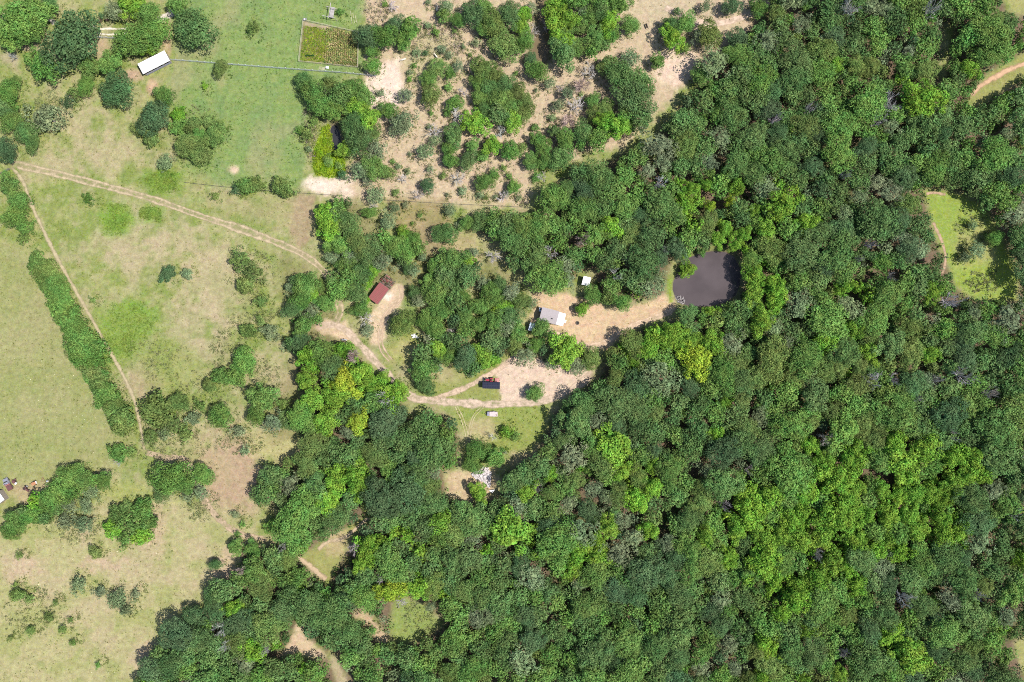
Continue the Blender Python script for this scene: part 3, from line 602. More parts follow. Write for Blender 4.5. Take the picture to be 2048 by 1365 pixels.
def jitter(c, r, a=.14):
    f = 1+r.uniform(-a, a); return tuple(min(1, x*f*(1+r.uniform(-.06, .06))) for x in c)+(1,)
STYLE = dict(o='oak', g='oak', n='oak', d='dense', l='lobed', y='lobed', s='sparse', w='dense')
KIND = dict(o='broadleaf_tree', g='broadleaf_tree', n='broadleaf_tree', d='evergreen_tree', l='light_leaved_tree', y='light_leaved_tree', s='grey_leaved_tree', w='juniper_tree')
PLANTS = []        # records for the labels
pr = random.Random(11)
def dims(r, shrub, wood):
    R = r*S
    H = R*1.15+.5 if shrub else (R*1.0+4.2 if wood else R*1.25+1.3)
    return R, min(H, 15)
def plant(x, y, r, k, wood=False):
    shrub = k.isupper(); kk = k.lower(); R, H = dims(r, shrub, wood)
    if kk in 'bm':
        H = R*1.1+10.0 if in_forest(x, y) else R*1.4+2.2; g = P(x, y, H*.6); g.z = float(gz(g.x, g.y))
        t = thing('bare_tree', None, 'tree', g, pr.uniform(0, 6.28), 'leafless trees')
        R *= 1.2; me = pr.choice(PUFF if kk == 'm' else BARE); o = inst('limbs', me, t, scl=(R/.62, R/.62, H/.85)); o.color = jitter(PAL[kk], pr, .15)
        desc = WORD[kk]+' tree'
        PLANTS.append([t, x, y, r, desc, 'tree']); return t
    zc = H*(.42 if shrub else .60 if kk in 'ly' or not wood else .69); cz = (H-zc)/.98
    g = P(x, y, zc+cz*.25); g.z = float(gz(g.x, g.y))-.02
    st = (('sparse' if r > 22 else 'thin') if kk == 's' else ('thin' if r < 13 else pr.choice(('shrub', 'oak') if in_hedge(x, y) else ('shrub', 'sparse', 'shrub', 'thin') if r < 24 else ('oak', 'sparse', 'shrub')))) if shrub else (pr.choice(('oak', 'oak', 'lobed', 'dense')) if kk in 'og' else STYLE[kk])
    name = 'shrub' if shrub else KIND[kk]
    t = thing(name, None, 'shrub' if shrub else 'tree', g, pr.uniform(0, 6.28), ('shrubs and brush' if shrub else 'forest trees' if wood else 'trees around the clearings and fields'))
    hr = {'oak': .78, 'lobed': .8, 'dense': .85, 'sparse': .75, 'shrub': .7, 'thin': .6}[st]
    c = inst('crown', pr.choice(CR[st]), t, (0, 0, zc), (0, 0, pr.uniform(0, 6.28)), (R*pr.uniform(.88, 1.18), R*pr.uniform(.88, 1.18), cz/hr*.95))
    c.color = jitter(tuple(v*(.98 if r > 15 else 1.25) for v in PAL[kk]) if shrub else PAL[kk], pr)
    b = inst('stems' if shrub else 'trunk', pr.choice(STEM if shrub else TRUNK), t, (0, 0, 0), (0, 0, 0), (R*1.1, R*1.1, H*.95)); b.color = (.17, .14, .12, 1) if kk != 's' else (.30, .27, .25, 1)
    PLANTS.append([t, x, y, r, WORD[kk]+(' shrub' if shrub else ' tree'), 'shrub' if shrub else 'tree'])
    return t
for p in hand: plant(*p, wood=in_forest(p[0], p[1], 5))
for p in bare: plant(*p)
fill.sort(key=lambda p: -p[2])
vis = [p for p in fill if -15 < p[0] < 2063 and -15 < p[1] < 1380]
cnt = {}                                    # up to 300 of a kind stand alone, the largest first
for t in PLANTS: cnt[t[0].name.split('.')[0]] = cnt.get(t[0].name.split('.')[0], 0)+1
solo = []
for p in vis:
    if cnt.get(KIND[p[3]], 0) < 300 and len(solo) < 420 and p[2] > 20: cnt[KIND[p[3]]] = cnt.get(KIND[p[3]], 0)+1; solo.append(p)
ids = set(id(p) for p in solo); rest = [p for p in fill if id(p) not in ids]
for p in solo: plant(*p, wood=True)

def mass(name, V, C, mat, label, cat):
    me = card_mesh(name, V, mat); a = me.color_attributes.new('tint', 'FLOAT_COLOR', 'POINT')
    a.data.foreach_set('color', np.repeat(np.concatenate([C, np.ones((len(C), 1))], 1), 4, axis=0).astype(np.float32).ravel())
    o = link(bpy.data.objects.new(name, me)); return tag(o, label, cat, kind='stuff')
# the rest of the canopy: one mass
lo = {(st, q): [crown_cards(900+k+10*j, st, (.10, .18, .34)[q]) for k in range(4)] for j, st in enumerate(('oak', 'lobed', 'dense', 'sparse')) for q in range(3)}
Vs = []; Cs = []
for (x, y, r, k) in rest:
    R, H = dims(r, False, True); H *= pr.uniform(.82, 1); zc = H*(.60 if k in 'ly' else .67); cz = (H-zc)/.98; g = P(x, y, zc+cz*.25)
    v = pr.choice(lo[(STYLE[k], 0 if r < 16 else 1 if r < 23 else 2)]); a = pr.uniform(0, 6.28); c, s = math.cos(a), math.sin(a)
    M = np.array([[c*R, -s*R, 0], [s*R, c*R, 0], [0, 0, cz/.8]]).T
    Vs.append(v@M+np.array([g.x, g.y, zc])); Cs.append(np.tile(jitter(PAL[k], pr)[:3], (len(v), 1)))
mass('woodland_canopy', np.concatenate(Vs), np.concatenate(Cs), LEAF_A, 'mass of smaller tree crowns filling the closed woodland canopy', 'woodland')
# undergrowth below and between the crowns
def clumps(pts, rad, hgt, per, leaf, cols, seed):
    rng = np.random.RandomState(seed); n = len(pts)
    d = sphere(rng, n*per); d[:, 2] = np.abs(d[:, 2])
    own = np.repeat(np.arange(n), per); R = rad[own][:, None]; Hh = hgt[own][:, None]
    base = np.array([[*pts[i]] for i in range(n)])[own]
    pos = base+np.concatenate([d[:, :2]*R, d[:, 2:3]*Hh], 1)*(.35+.65*rng.rand(n*per, 1)**.5)
    V = cards(pos, d+rng.randn(n*per, 3)*.5+np.array([0, 0, .4]), leaf[own], rng)
    return V, cols[own]
ux = rs.uniform(-22, 2072, 9500); uy = rs.uniform(-24, 1390, 9500); us = poly_sd(ux, uy, FOREST)
for g in THICKET: us = np.maximum(us, poly_sd(ux, uy, g))
for g in GLADES: us = np.minimum(us, -poly_sd(ux, uy, g))
k = us > 3; ux, uy = ux[k], uy[k]; n = len(ux)
pts = np.stack([(ux-1024)*S, (682.5-uy)*S, gz((ux-1024)*S, (682.5-uy)*S)], 1)
pal = np.array([PAL['o'], PAL['n'], PAL['w'], PAL['g'], PAL['s']]); col = pal[rs.randint(0, 5, n)]*rs.uniform(.6, 1.0, (n, 1))
rad = rs.uniform(.7, 2.0, n)
V, C = clumps(pts, rad, rs.uniform(.6, 2.6, n), 15, np.full(n, .30), col, 3)
mass('forest_undergrowth', V, C, LEAF_A, 'dark undergrowth between the trunks of the woodland', 'undergrowth')

# ------------------------------------------------------------------ weeds round the feet of the open-ground plants
wx = []; wy = []; wr_ = np.random.RandomState(21)
for a, b, c, k in hand:
    if in_forest(a, b): continue
    f = .9-.0026*(c if k.isupper() else 2*c); m = int(10+c*.9); an = wr_.rand(m)*6.28; q = c*wr_.uniform(.55, 1.25, m)
    ox, oy = 1024+(a-1024)*.985, 682.5+(b-682.5)*.985
    wx.append(ox+q*np.cos(an)); wy.append(oy+q*np.sin(an))
wx = np.concatenate(wx); wy = np.concatenate(wy); kk_ = np.ones(len(wx), bool)
for pl in (POND, CREEK, DITCH): kk_ &= poly_sd(wx, wy, pl) < -4
for t in TRACKS: kk_ &= line_d(wx, wy, t[1]) > t[2]
wx, wy = wx[kk_], wy[kk_]; n = len(wx); gcw = ground_colour(wx, wy)
pts = np.stack([(wx-1024)*S, (682.5-wy)*S, gz((wx-1024)*S, (682.5-wy)*S)], 1)
V, C = clumps(pts, wr_.uniform(.3, .9, n), wr_.uniform(.2, .7, n), 10, np.full(n, .15), gcw*np.array([.66, .86, .58])*wr_.uniform(.8, 1.2, (n, 1)), 22)
mass('rank_grass', V, C, GRASS_A, 'rank grass and weeds growing round the feet of trees and shrubs', 'weeds')

# ------------------------------------------------------------------ grass tufts and weeds on the open ground
def open_pts(n, box, seed, test=None):
    r = np.random.RandomState(seed); x = r.uniform(box[0], box[2], n); y = r.uniform(box[1], box[3], n)
    k = poly_sd(x, y, FOREST) < -4
    for pl in (POND, CREEK, DITCH): k &= poly_sd(x, y, pl) < -6
    for t in TRACKS[:5]: k &= line_d(x, y, t[1]) > t[2]*1.0
    k &= ~((np.abs(x-1100) < 45) & (np.abs(y-632) < 30)); k &= ~((np.abs(x-985) < 24) & (np.abs(y-772) < 20)); k &= ~((np.abs(x-985) < 14) & (np.abs(y-828) < 8)); k &= ~((np.abs(x-765) < 30) & (np.abs(y-576) < 32))
    k &= poly_sd(x, y, [(606,40),(718,65),(716,136),(598,125)]) < -3
    return x[k], y[k]
x, y = open_pts(52000, (-20, -20, 1560, 1380), 8)
gc = ground_colour(x, y); green = gc[:, 1]/gc[:, 0]
r8 = np.random.RandomState(9); dn = fbm(x, y, 26, 90); k = r8.rand(len(x)) < np.clip((green-.72)*2.2, .10, 1)*sstep(.34, .62, dn)
x, y, gc = x[k], y[k], gc[k]; n = len(x)
pts = np.stack([(x-1024)*S, (682.5-y)*S, gz((x-1024)*S, (682.5-y)*S)], 1)
tint = gc*r8.uniform(.85, 1.25, (n, 1))*np.array([.90, 1.02, .74])
V, C = clumps(pts, r8.uniform(.15, .55, n), r8.uniform(.10, .35, n), 6, r8.uniform(.08, .17, n), tint, 12)
mass('grass_tufts', V, C, GRASS_A, 'tufts of grass and weeds scattered over the open pastures', 'grass')
def patch(name, label, cat, polys, nn, rad, hgt, cols, seed, per=9, leaf=.16):
    r = np.random.RandomState(seed); X = []; Y = []
    for pl in polys:
        if isinstance(pl[0], tuple):
            a = np.array(pl); x = r.uniform(a[:, 0].min(), a[:, 0].max(), nn*3); y = r.uniform(a[:, 1].min(), a[:, 1].max(), nn*3); k = poly_sd(x, y, pl) > 0
        else:
            x = r.uniform(pl[0]-pl[2], pl[0]+pl[2], nn*2); y = r.uniform(pl[1]-pl[3], pl[1]+pl[3], nn*2); k = np.hypot((x-pl[0])/pl[2], (y-pl[1])/pl[3])+(fbm(x, y, 22, 5)-.5)*2.2+r.randn(len(x))*.18 < .9
        X.append(x[k][:nn]); Y.append(y[k][:nn])
    x = np.concatenate(X); y = np.concatenate(Y); n = len(x)
    pts = np.stack([(x-1024)*S, (682.5-y)*S, gz((x-1024)*S, (682.5-y)*S)], 1)
    cols = np.array(cols)[r.randint(0, len(cols), n)]*r.uniform(.75, 1.2, (n, 1))
    V, C = clumps(pts, r.uniform(*rad, n), r.uniform(*hgt, n), per, np.full(n, leaf), cols, seed+1)
    return mass(name, V, C, GRASS_A, label, cat)
patch('bramble_patch', 'low lush green weed patches in the left field', 'weeds', [(232,440,32,32),(300,430,22,15),(325,362,36,24),(262,645,55,36),(235,692,36,26)], 520, (.2,.55), (.12,.32), [(.17,.26,.05),(.15,.235,.045),(.20,.28,.06)], 31, 8, .11)
patch('reeds', 'lime green marsh plants beside the dark ditch', 'reeds', [WET], 900, (.2,.5), (.3,.7), [(.21,.33,.025),(.26,.37,.03),(.18,.29,.025)], 33)
patch('dry_brush', 'thin dry brush dotted over the sandy grove', 'brush', [(1180,180,60,60),(860,70,50,30),(960,300,90,60),(1120,250,60,60),(1240,250,50,40),(900,90,30,25),(760,40,30,40),(620,280,14,60)], 130, (.4,1.1), (.3,1.0), [(.38,.32,.28),(.20,.21,.10),(.34,.29,.19),(.20,.21,.12)], 35, 14, .13)
patch('scrub', 'grey-green knee-high scrub in the left and lower fields', 'scrub', [(320,720,60,40),(500,550,50,55),(410,790,70,50),(330,840,70,50),(450,700,40,40),(340,900,80,30),(60,1220,60,50),(150,1060,60,30),(400,1010,40,30),(505,640,50,40),(520,760,40,40),(100,210,30,30),(380,270,50,60),(560,1010,40,20),(840,1230,50,40),(480,885,50,25),(1945,470,40,50),(1960,560,40,25)], 150, (.35,1.0), (.25,.9), [(.18,.21,.09),(.15,.19,.07),(.23,.24,.12),(.26,.27,.14)], 37, 12, .14)
patch('pale_stones', 'small pale stones and flower heads dotted over the left pasture', 'stones', [(130,830,130,120),(250,1330,200,60),(230,1100,200,90)], 90, (.05,.14), (.05,.12), [(.7,.66,.5),(.6,.58,.42)], 39, 4, .12)

# ------------------------------------------------------------------ materials of the built things
M_SHINGLE = paint('grey_shingles', (.40,.36,.37), .9, 0, .2, 6, bump=.4)
M_WHITE = paint('white_sheet_metal', (.82,.82,.84), .45, 0, .12, 1.5)
M_PALE = paint('pale_blue_sheet_metal', (.62,.70,.80), .4, .2, .2, 1.2)
M_WALL = paint('weathered_boards', (.33,.29,.25), .9, 0, .35, 4)
M_WOOD = paint('grey_timber', (.46,.43,.42), .9, 0, .3, 5)
M_FENCE = paint('pale_fence_paint', (.60,.64,.66), .7, 0, .22, 3)
M_POST = paint('fence_post_wood', (.30,.26,.22), .9, 0, .4, 5)
M_RED = paint('red_roof_sheet', (.25,.062,.066), .6, .1, .3, 2.5, (.19,.075,.06), .2)
M_RUST = paint('rusty_sheet', (.30,.17,.12), .85, 0, .5, 4, (.20,.075,.06), .4)
M_NAVY = paint('black_roof_sheet', (.030,.034,.06), .4, .1, .3, 2)
M_DARK = paint('dark_interior', (.03,.03,.03), .9)
M_RUBBER = paint('tyre_rubber', (.025,.024,.023), .85)
M_STEEL = paint('worn_steel', (.35,.35,.36), .5, .6, .35, 6)
M_WIRE = paint('fence_wire', (.16,.15,.14), .6, .5)
M_TRED = paint('tractor_red', (.40,.035,.065), .5, 0, .25, 5)
M_PINK = paint('faded_red_paint', (.52,.17,.17), .6, 0, .35, 6, (.50,.27,.24))
M_MAROON = paint('oxidised_maroon', (.17,.075,.075), .8, 0, .5, 5, (.10,.05,.05))
M_ORANGE = paint('faded_orange_paint', (.52,.25,.13), .7, 0, .4, 5)
M_BLUEG = paint('dull_blue_paint', (.27,.31,.40), .5, 0, .4, 4, (.20,.16,.16))
M_GLASS = paint('dark_glass', (.02,.03,.035), .1, 0, .1, 2, spec=.6)
M_RUBBLE = paint('broken_concrete', (.66,.60,.60), .95, 0, .35, 2.2, bump=.4)
M_GREYR = paint('grey_rock', (.36,.33,.33), .95, 0, .4, 2.5, bump=.4)
M_TRAIL = paint('pinkish_white_panel', (.56,.47,.47), .6, 0, .15, 3)
M_TDECK = paint('blue_grey_panel', (.30,.30,.40), .6, 0, .2, 4)
M_STONE = paint('sooty_stone', (.14,.12,.11), .95, 0, .5, 6)
M_BROWN = paint('brown_flower_bed', (.22,.13,.13), .95, 0, .4, 8)

def roof_sheets(parent, L, W, z0, rise, mat, n, two=True, name='roof', over=.25, rib=.035):
    """roof laid in n ribbed sheets along x; ridge along x (two slopes) or one slope rising to +y"""
    r = MB(); th = .04
    slopes = ((-1, W/2+over), (1, W/2+over)) if two else ((1, None),)
    top = parent
    first = None; w = (L+2*over)/n
    for sg, half in slopes:
        for i in range(n):
            x = -L/2-over+w*(i+.5); m = MB(); g = .012
            if two:
                prof = ((0, rise), (half*sg, -rise*over/(W/2)))
            else:
                prof = ((-W/2-over, 0), (W/2+over, rise))
            (y0, a), (y1, b) = prof
            for dx0, dx1, dz in ((-w/2+g, w/2-g, 0), (-w/2+g, -w/2+g+.07, rib), (-.035, .035, rib*.7)):
                vs = []
                for zz in (dz, dz+th):
                    vs += [(dx0, y0, a+zz), (dx1, y0, a+zz), (dx1, y1, b+zz), (dx0, y1, b+zz)]
                m.add(vs, [(0,1,2,3),(7,6,5,4),(0,4,5,1),(1,5,6,2),(2,6,7,3),(3,7,4,0)])
            o = m.build('roof_sheet', mat, parent); o.location = (x, 0, z0+(i % 2)*.004)
    return top
def gable_walls(parent, L, W, h, rise, mat, two=True, name='wall'):
    for sx in (-1, 1):
        m = MB(); pr_ = [(-W/2, 0), (W/2, 0), (W/2, h if two else h+rise), (0, h+rise if two else h+rise/2), (-W/2, h)]
        x0 = sx*(L/2-.06)
        n = len(pr_); vs = [(x0-.05, a, b) for a, b in pr_]+[(x0+.05, a, b) for a, b in pr_]
        m.add(vs, [(i, (i+1) % n, n+(i+1) % n, n+i) for i in range(n)]+[tuple(range(n-1, -1, -1)), tuple(range(n, 2*n))]); m.build(name, mat, parent)
    MB().box(0, -W/2+.05, h/2, L-.24, .1, h).build(name, mat, parent)
    MB().box(0, W/2-.05, (h if two else h+rise)/2, L-.24, .1, h if two else h+rise).build(name, mat, parent)
def window(parent, x, y, z, w, h, face):
    rz = 0 if face in 'ns' else math.pi/2; s = 1 if face in 'ne' else -1
    dx, dy = (0, s) if face in 'ns' else (s, 0)
    f = MB().box(0, 0, 0, w+.16, .06, h+.16, rz).build('window', M_WHITE, parent); f.location = (x+dx*.03, y+dy*.03, z)
    g = MB().box(0, 0, 0, w, .03, h, rz).build('pane', M_GLASS, f); g.location = (dx*.03, dy*.03, 0)

# ---- cabin with porch
A = math.radians(-14.7); g = P(1098.4, 632, 3)
cab = thing('cabin', 'small cabin with grey shingle roof and white porch roof', 'cabin', (g.x, g.y, 0), A)
L, W, h, rise = 5.5, 4.2, 2.6, .7
gable_walls(cab, L, W, h, rise, M_WALL)
rf = MB()
for sg in (-1, 1):
    o_ = .22; y1 = sg*(W/2+o_); z1 = h-rise*o_/(W/2); rows = 9
    for k in range(rows):                      # shingle courses, each lapping the next
        a = k/rows; b = (k+1)/rows
        ya, yb = y1*a, y1*b; za, zb = h+rise-(h+rise-z1)*a, h+rise-(h+rise-z1)*b
        rf.add([(-L/2-.2, ya, za+.03), (L/2+.2, ya, za+.03), (L/2+.2, yb, zb+.055), (-L/2-.2, yb, zb+.055),
                (-L/2-.2, ya, za), (L/2+.2, ya, za), (L/2+.2, yb, zb+.005), (-L/2-.2, yb, zb+.005)],
               [(0,1,2,3),(7,6,5,4),(0,4,5,1),(1,5,6,2),(2,6,7,3),(3,7,4,0)])
roof = rf.build('roof', M_SHINGLE, cab)
MB().box(0, 0, h+rise+.06, L+.42, .22, .05).build('ridge_cap', M_SHINGLE, roof)
vt = MB().cyl((1.2, -.75, h+.3), (1.2, -.75, h+.95), .12, n=10); vt.cyl((1.2, -.75, h+.95), (1.2, -.75, h+1.05), .2, .05, n=10); vt.build('vent_pipe', M_DARK, roof)
pz = 2.45
pr1 = MB()
for i in range(6):
    w = 2.55/6; x = L/2+.08+w*(i+.5)
    m = MB()
    for dx0, dx1, dz in ((-w/2+.01, w/2-.01, 0), (-w/2+.01, -w/2+.06, .03)):
        vs = []
        for zz in (dz, dz+.03):
            vs += [(dx0, -W/2-.1, zz), (dx1, -W/2-.1, zz), (dx1, W/2+.0, zz), (dx0, W/2+.0, zz)]
        m.add(vs, [(3,2,1,0),(4,5,6,7),(0,1,5,4),(1,2,6,5),(2,3,7,6),(3,0,4,7)])
    o = m.build('porch_roof_sheet', M_WHITE, cab); o.location = (x, 0, pz-.03*i)
for y in (-1.9, 0, 1.9): MB().box(L/2+2.45, y, 1.15, .1, .1, 2.25).build('porch_post', M_WOOD, cab)
for i in range(10): MB().box(L/2+.2+.25*i, 0, .32, .235, 4.0, .06).build('porch_plank', M_WOOD, cab)
for i in range(3): MB().box(L/2+2.75+.28*i, -.35, .3-.1*i, .27, 1.0, .06).build('step', M_WHITE, cab)
dr = MB().box(0, 0, 0, .06, .9, 2.0).build('door', M_WHITE, cab); dr.location = (L/2+.01, .3, 1.35); MB().cyl((0,-.35,-.05), (.09,-.35,-.05), .04).build('handle', M_STEEL, dr)
window(cab, L/2+.0, -1.1, 1.6, .7, .8, 'e'); window(cab, -1.2, -W/2, 1.6, .9, .9, 's'); window(cab, 1.3, -W/2, 1.6, .9, .9, 's'); window(cab, -1, W/2, 1.6, .9, .9, 'n')
# ---- water tank beside the cabin
g = P(1081.8, 620, 1); t = thing('water_tank', 'blue-grey box tank at the left gable of the cabin', 'tank', (g.x-.25, g.y+.05, 0), A)
MB().box(0, 0, .95, .75, 1.3, 1.5).build('tank_body', M_PALE, t, .05); MB().cyl((0,0,1.7), (0,0,1.8), .2, n=12).build('lid', M_DARK, t)
for x in (-.3, .3):
    for y in (-.5, .5): MB().box(x, y, .1, .08, .08, .22).build('leg', M_STEEL, t)
# ---- white tin shed and lean-to
def small_shed(name, label, px, py, ang, L, W, h, mat, n):
    g = P(px, py, h); t = thing(name, label, 'shed', (g.x, g.y, 0), math.radians(ang))
    gable_walls(t, L, W, h, .3, M_WALL, two=False); roof_sheets(t, L, W, h+.02, .3, mat, n, two=False, over=.15)
    MB().box(0, -W/2-.03, .95, .8, .05, 1.8).build('door', M_WOOD, t); return t
small_shed('tin_shed', 'small white tin-roofed shed among trees above the cabin', 1172.6, 562.8, -14, 2.3, 2.7, 2.1, M_WHITE, 4)
small_shed('lean_to', 'pale blue tin lean-to half under trees below the cabin', 1063.2, 654.5, -17, 1.5, 2.4, 2.0, M_PALE, 3)
# ---- fire ring
g = G(1155, 646.5); t = thing('fire_ring', 'dark ring of sooty stones on the bare yard right of the cabin', 'fire pit', g)
rr = random.Random(3)
for i in range(11):
    a = 6.283*i/11; m = MB().box(0, 0, 0, .30, .24, .24, a+rr.uniform(-.2, .2)); o = m.build('stone', M_STONE, t, .05); o.location = (.5*math.cos(a), .5*math.sin(a), .12)
MB().cyl((0,0,0), (0,0,.03), .42, .36, 14).build('ash', M_DARK, t)

# ---- red barn with collapsed end
ang = math.atan2(29.5, 22)     # along the long side (up and to the right in the photo)
g = P(757, 587, 2.6); t = thing('red_barn', 'barn with dusty red ribbed metal roof and a collapsed rusty upper end', 'barn', (g.x, g.y, 0), ang)
gable_walls(t, 6.2, 3.5, 2.1, .45, M_WALL, two=False); roof_sheets(t, 6.2, 3.5, 2.12, .45, M_RED, 13, two=False, over=.15, rib=.05)
cl = MB(); rr = random.Random(8)
for i in range(16):
    x = 3.5+rr.uniform(0, 3.0); y = rr.uniform(-2.0, 2.0)
    M = Matrix.Translation((x, y, rr.uniform(.5, 1.6))) @ Matrix.Rotation(rr.uniform(-.35, .35), 4, 'X') @ Matrix.Rotation(rr.uniform(-.3, .3), 4, 'Y') @ Matrix.Rotation(rr.uniform(-.3, .3), 4, 'Z')
    MB().box(0, 0, 0, rr.uniform(.5, .8), rr.uniform(1.4, 2.4), .05, M=M).build('fallen_sheet', M_RUST if i % 3 else M_RED, t)
for i in range(9):
    x = 3.3+.4*i; M = Matrix.Translation((x, 0, 1.5+.15*math.sin(i*2.1))) @ Matrix.Rotation(rr.uniform(-.15, .15), 4, 'Z') @ Matrix.Rotation(rr.uniform(-.12, .12), 4, 'X')
    MB().box(0, 0, 0, .1, 4.0, .12, M=M).build('rafter', M_POST, t)
for x in (3.3, 6.6):
    for y in (-1.9, 1.9): MB().box(x, y, .75, .15, .15, 1.5).build('post', M_POST, t)
r = np.random.RandomState(71); n = 120; pp = np.stack([r.uniform(3.2, 6.7, n), r.uniform(-2.1, 2.1, n), r.uniform(1.2, 1.7, n)], 1)
V, C = clumps(pp, r.uniform(.15, .4, n), r.uniform(.1, .3, n), 8, np.full(n, .10), np.array([(.16,.17,.07),(.20,.15,.10),(.14,.12,.09)])[r.randint(0, 3, n)], 72)
o = mass('creeper', V, C, GRASS_A, 'dry creeper over the collapsed end of the barn', None); o.parent = t

# ---- black-roofed carport
g = P(982.3, 771.2, 2.4); t = thing('carport', 'long low shed with a black ridged metal roof beside the red tractor', 'shed', (g.x, g.y, 0), math.radians(-1.6))
L, W = 5.6, 2.0
roof_sheets(t, L, W, 2.15, .3, M_NAVY, 7, two=True, over=.15, rib=.02); MB().box(0, 0, 2.52, L+.3, .16, .04).build('ridge_cap', M_NAVY, t)
for x in (-L/2+.1, 0, L/2-.1):
    for y in (-W/2+.08, W/2-.08): MB().box(x, y, 1.08, .1, .1, 2.16).build('post', M_STEEL, t)
MB().box(0, -W/2+.02, 1.1, L-.3, .06, 2.1).build('wall', M_NAVY, t); MB().box(-L/2+.02, 0, 1.1, .06, W-.2, 2.1).build('wall', M_NAVY, t); MB().box(L/2-.02, 0, 1.1, .06, W-.2, 2.1).build('wall', M_NAVY, t)

def wheel(parent, x, y, r, w, rim):
    ty = MB().torus((0,0,0), r-w*.45, w*.48, 'y', 18, 8).build('wheel', M_RUBBER, parent, smooth=True); ty.location = (x, y, r)
    MB().cyl((0,-w*.3,0), (0,w*.3,0), r-w*.75, n=14).build('rim', rim, ty)
# ---- red tractor facing left with loader
g = P(978.5, 760.2, .8); t = thing('tractor', 'red tractor with front loader parked along the black-roofed shed', 'tractor', (g.x, g.y, 0), math.radians(-2))
hood = MB().prism([(-1.25,.62),(-1.25,1.15),(-1.1,1.28),(0,1.36),(0,.62)], -.33, .33).build('hood', M_TRED, t, .04)
MB().box(-1.27, 0, .9, .05, .5, .42).build('grille', M_DARK, hood)
for y in (-.24, .24): MB().cyl((-1.25,y,1.12), (-1.31,y,1.12), .07).build('headlight', M_WHITE, hood)
MB().box(.45, 0, .75, 1.1, .5, .35).build('chassis', M_DARK, t)
for s in (-1, 1):
    MB().prism([(.15,1.05),(.3,1.32),(.9,1.34),(1.25,1.05),(1.25,.98),(.15,.98)], s*.42-.18, s*.42+.2).build('fender', M_TRED, t, .03)
    wheel(t, .68, s*.72, .62, .36, M_WHITE); wheel(t, -.95, s*.60, .38, .24, M_WHITE)
    ar = MB(); ar.cyl((.0,s*.5,1.05), (-1.4,s*.5,1.0), .06); ar.cyl((-1.4,s*.5,1.0), (-1.85,s*.5,.45), .06); ar.build('loader_arm', M_STEEL, t)
MB().prism([(-1.85,.15),(-2.25,.12),(-2.25,.18),(-1.93,.24),(-1.9,.62),(-1.83,.65)], -.75, .75).build('bucket', M_STEEL, t)
MB().box(.65, 0, 1.12, .45, .42, .12).build('seat', M_DARK, t, .04); MB().box(.86, 0, 1.35, .1, .42, .4).build('backrest', M_DARK, t, .03)
m = MB(); m.torus((.18,0,1.48), .17, .02, 'z', 14, 6); m.cyl((.18,0,1.48), (.02,0,1.25), .02); m.build('steering_wheel', M_DARK, t)
m = MB(); m.cyl((.95,-.4,1.2), (.95,-.4,2.0), .03); m.cyl((.95,.4,1.2), (.95,.4,2.0), .03); m.cyl((.95,-.4,2.0), (.95,.4,2.0), .03); m.build('roll_bar', M_STEEL, t)
MB().cyl((-.5,.2,1.3), (-.5,.2,1.8), .04).build('exhaust', M_STEEL, t)
# ---- rotary cutter behind it
g = P(993.5, 760.8, .4); t = thing('mower', 'faded red rotary mower deck standing behind the red tractor', 'mower', (g.x, g.y, 0), math.radians(-2))
MB().prism([(-.75,.32),(-.6,.46),(.7,.46),(.85,.32),(.85,.26),(-.75,.26)], -.62, .62).build('deck', M_PINK, t, .03)
MB().box(.05, 0, .56, .32, .3, .2).build('gearbox', M_STEEL, t, .03); MB().cyl((-.1,0,.6), (-.95,0,.7), .05).build('drive_shaft', M_DARK, t)
m = MB(); m.cyl((-.85,-.4,.5), (-.3,-.1,1.0), .035); m.cyl((-.85,.4,.5), (-.3,.1,1.0), .035); m.cyl((-.3,0,1.0), (.75,0,.46), .035); m.build('hitch_frame', M_PINK, t)
wheel(t, .98, 0, .2, .13, M_STEEL)
# ---- single axle trailer
g = P(985.5, 828.6, 1.2); t = thing('cargo_trailer', 'small trailer with pinkish-white ribbed lid parked on grass below the track', 'trailer', (g.x, g.y, 0), math.radians(-1))
MB().box(.25, 0, .8, 2.7, 1.5, .8).build('box_body', M_TRAIL, t, .04)
lid = MB().box(.25, 0, 1.23, 2.78, 1.58, .06).build('lid', M_TRAIL, t)
for y in (-.5, 0, .5): MB().box(.25, y, 1.285, 2.7, .07, .045).build('rib', M_TRAIL, lid)
MB().box(1.2, -.3, 1.30, .3, .4, .09, .5).build('hatch', M_MAROON, lid)
MB().box(-1.5, 0, .72, .7, 1.45, .5).build('front_box', M_TDECK, t, .04)
for y in (-.45, 0, .45): MB().box(-1.5, y, .985, .66, .2, .03).build('slat', M_TDECK, t)
for s in (-1, 1): wheel(t, .35, s*.88, .33, .2, M_STEEL); MB().prism([(-.1,.6),(0,.75),(.7,.75),(.8,.6)], s*.88-.12, s*.88+.12).build('fender', M_STEEL, t)
m = MB(); m.cyl((-1.8,-.5,.45), (-2.6,0,.42), .04); m.cyl((-1.8,.5,.45), (-2.6,0,.42), .04); m.cyl((-2.5,0,0), (-2.5,0,.6), .03); m.build('drawbar', M_STEEL, t)

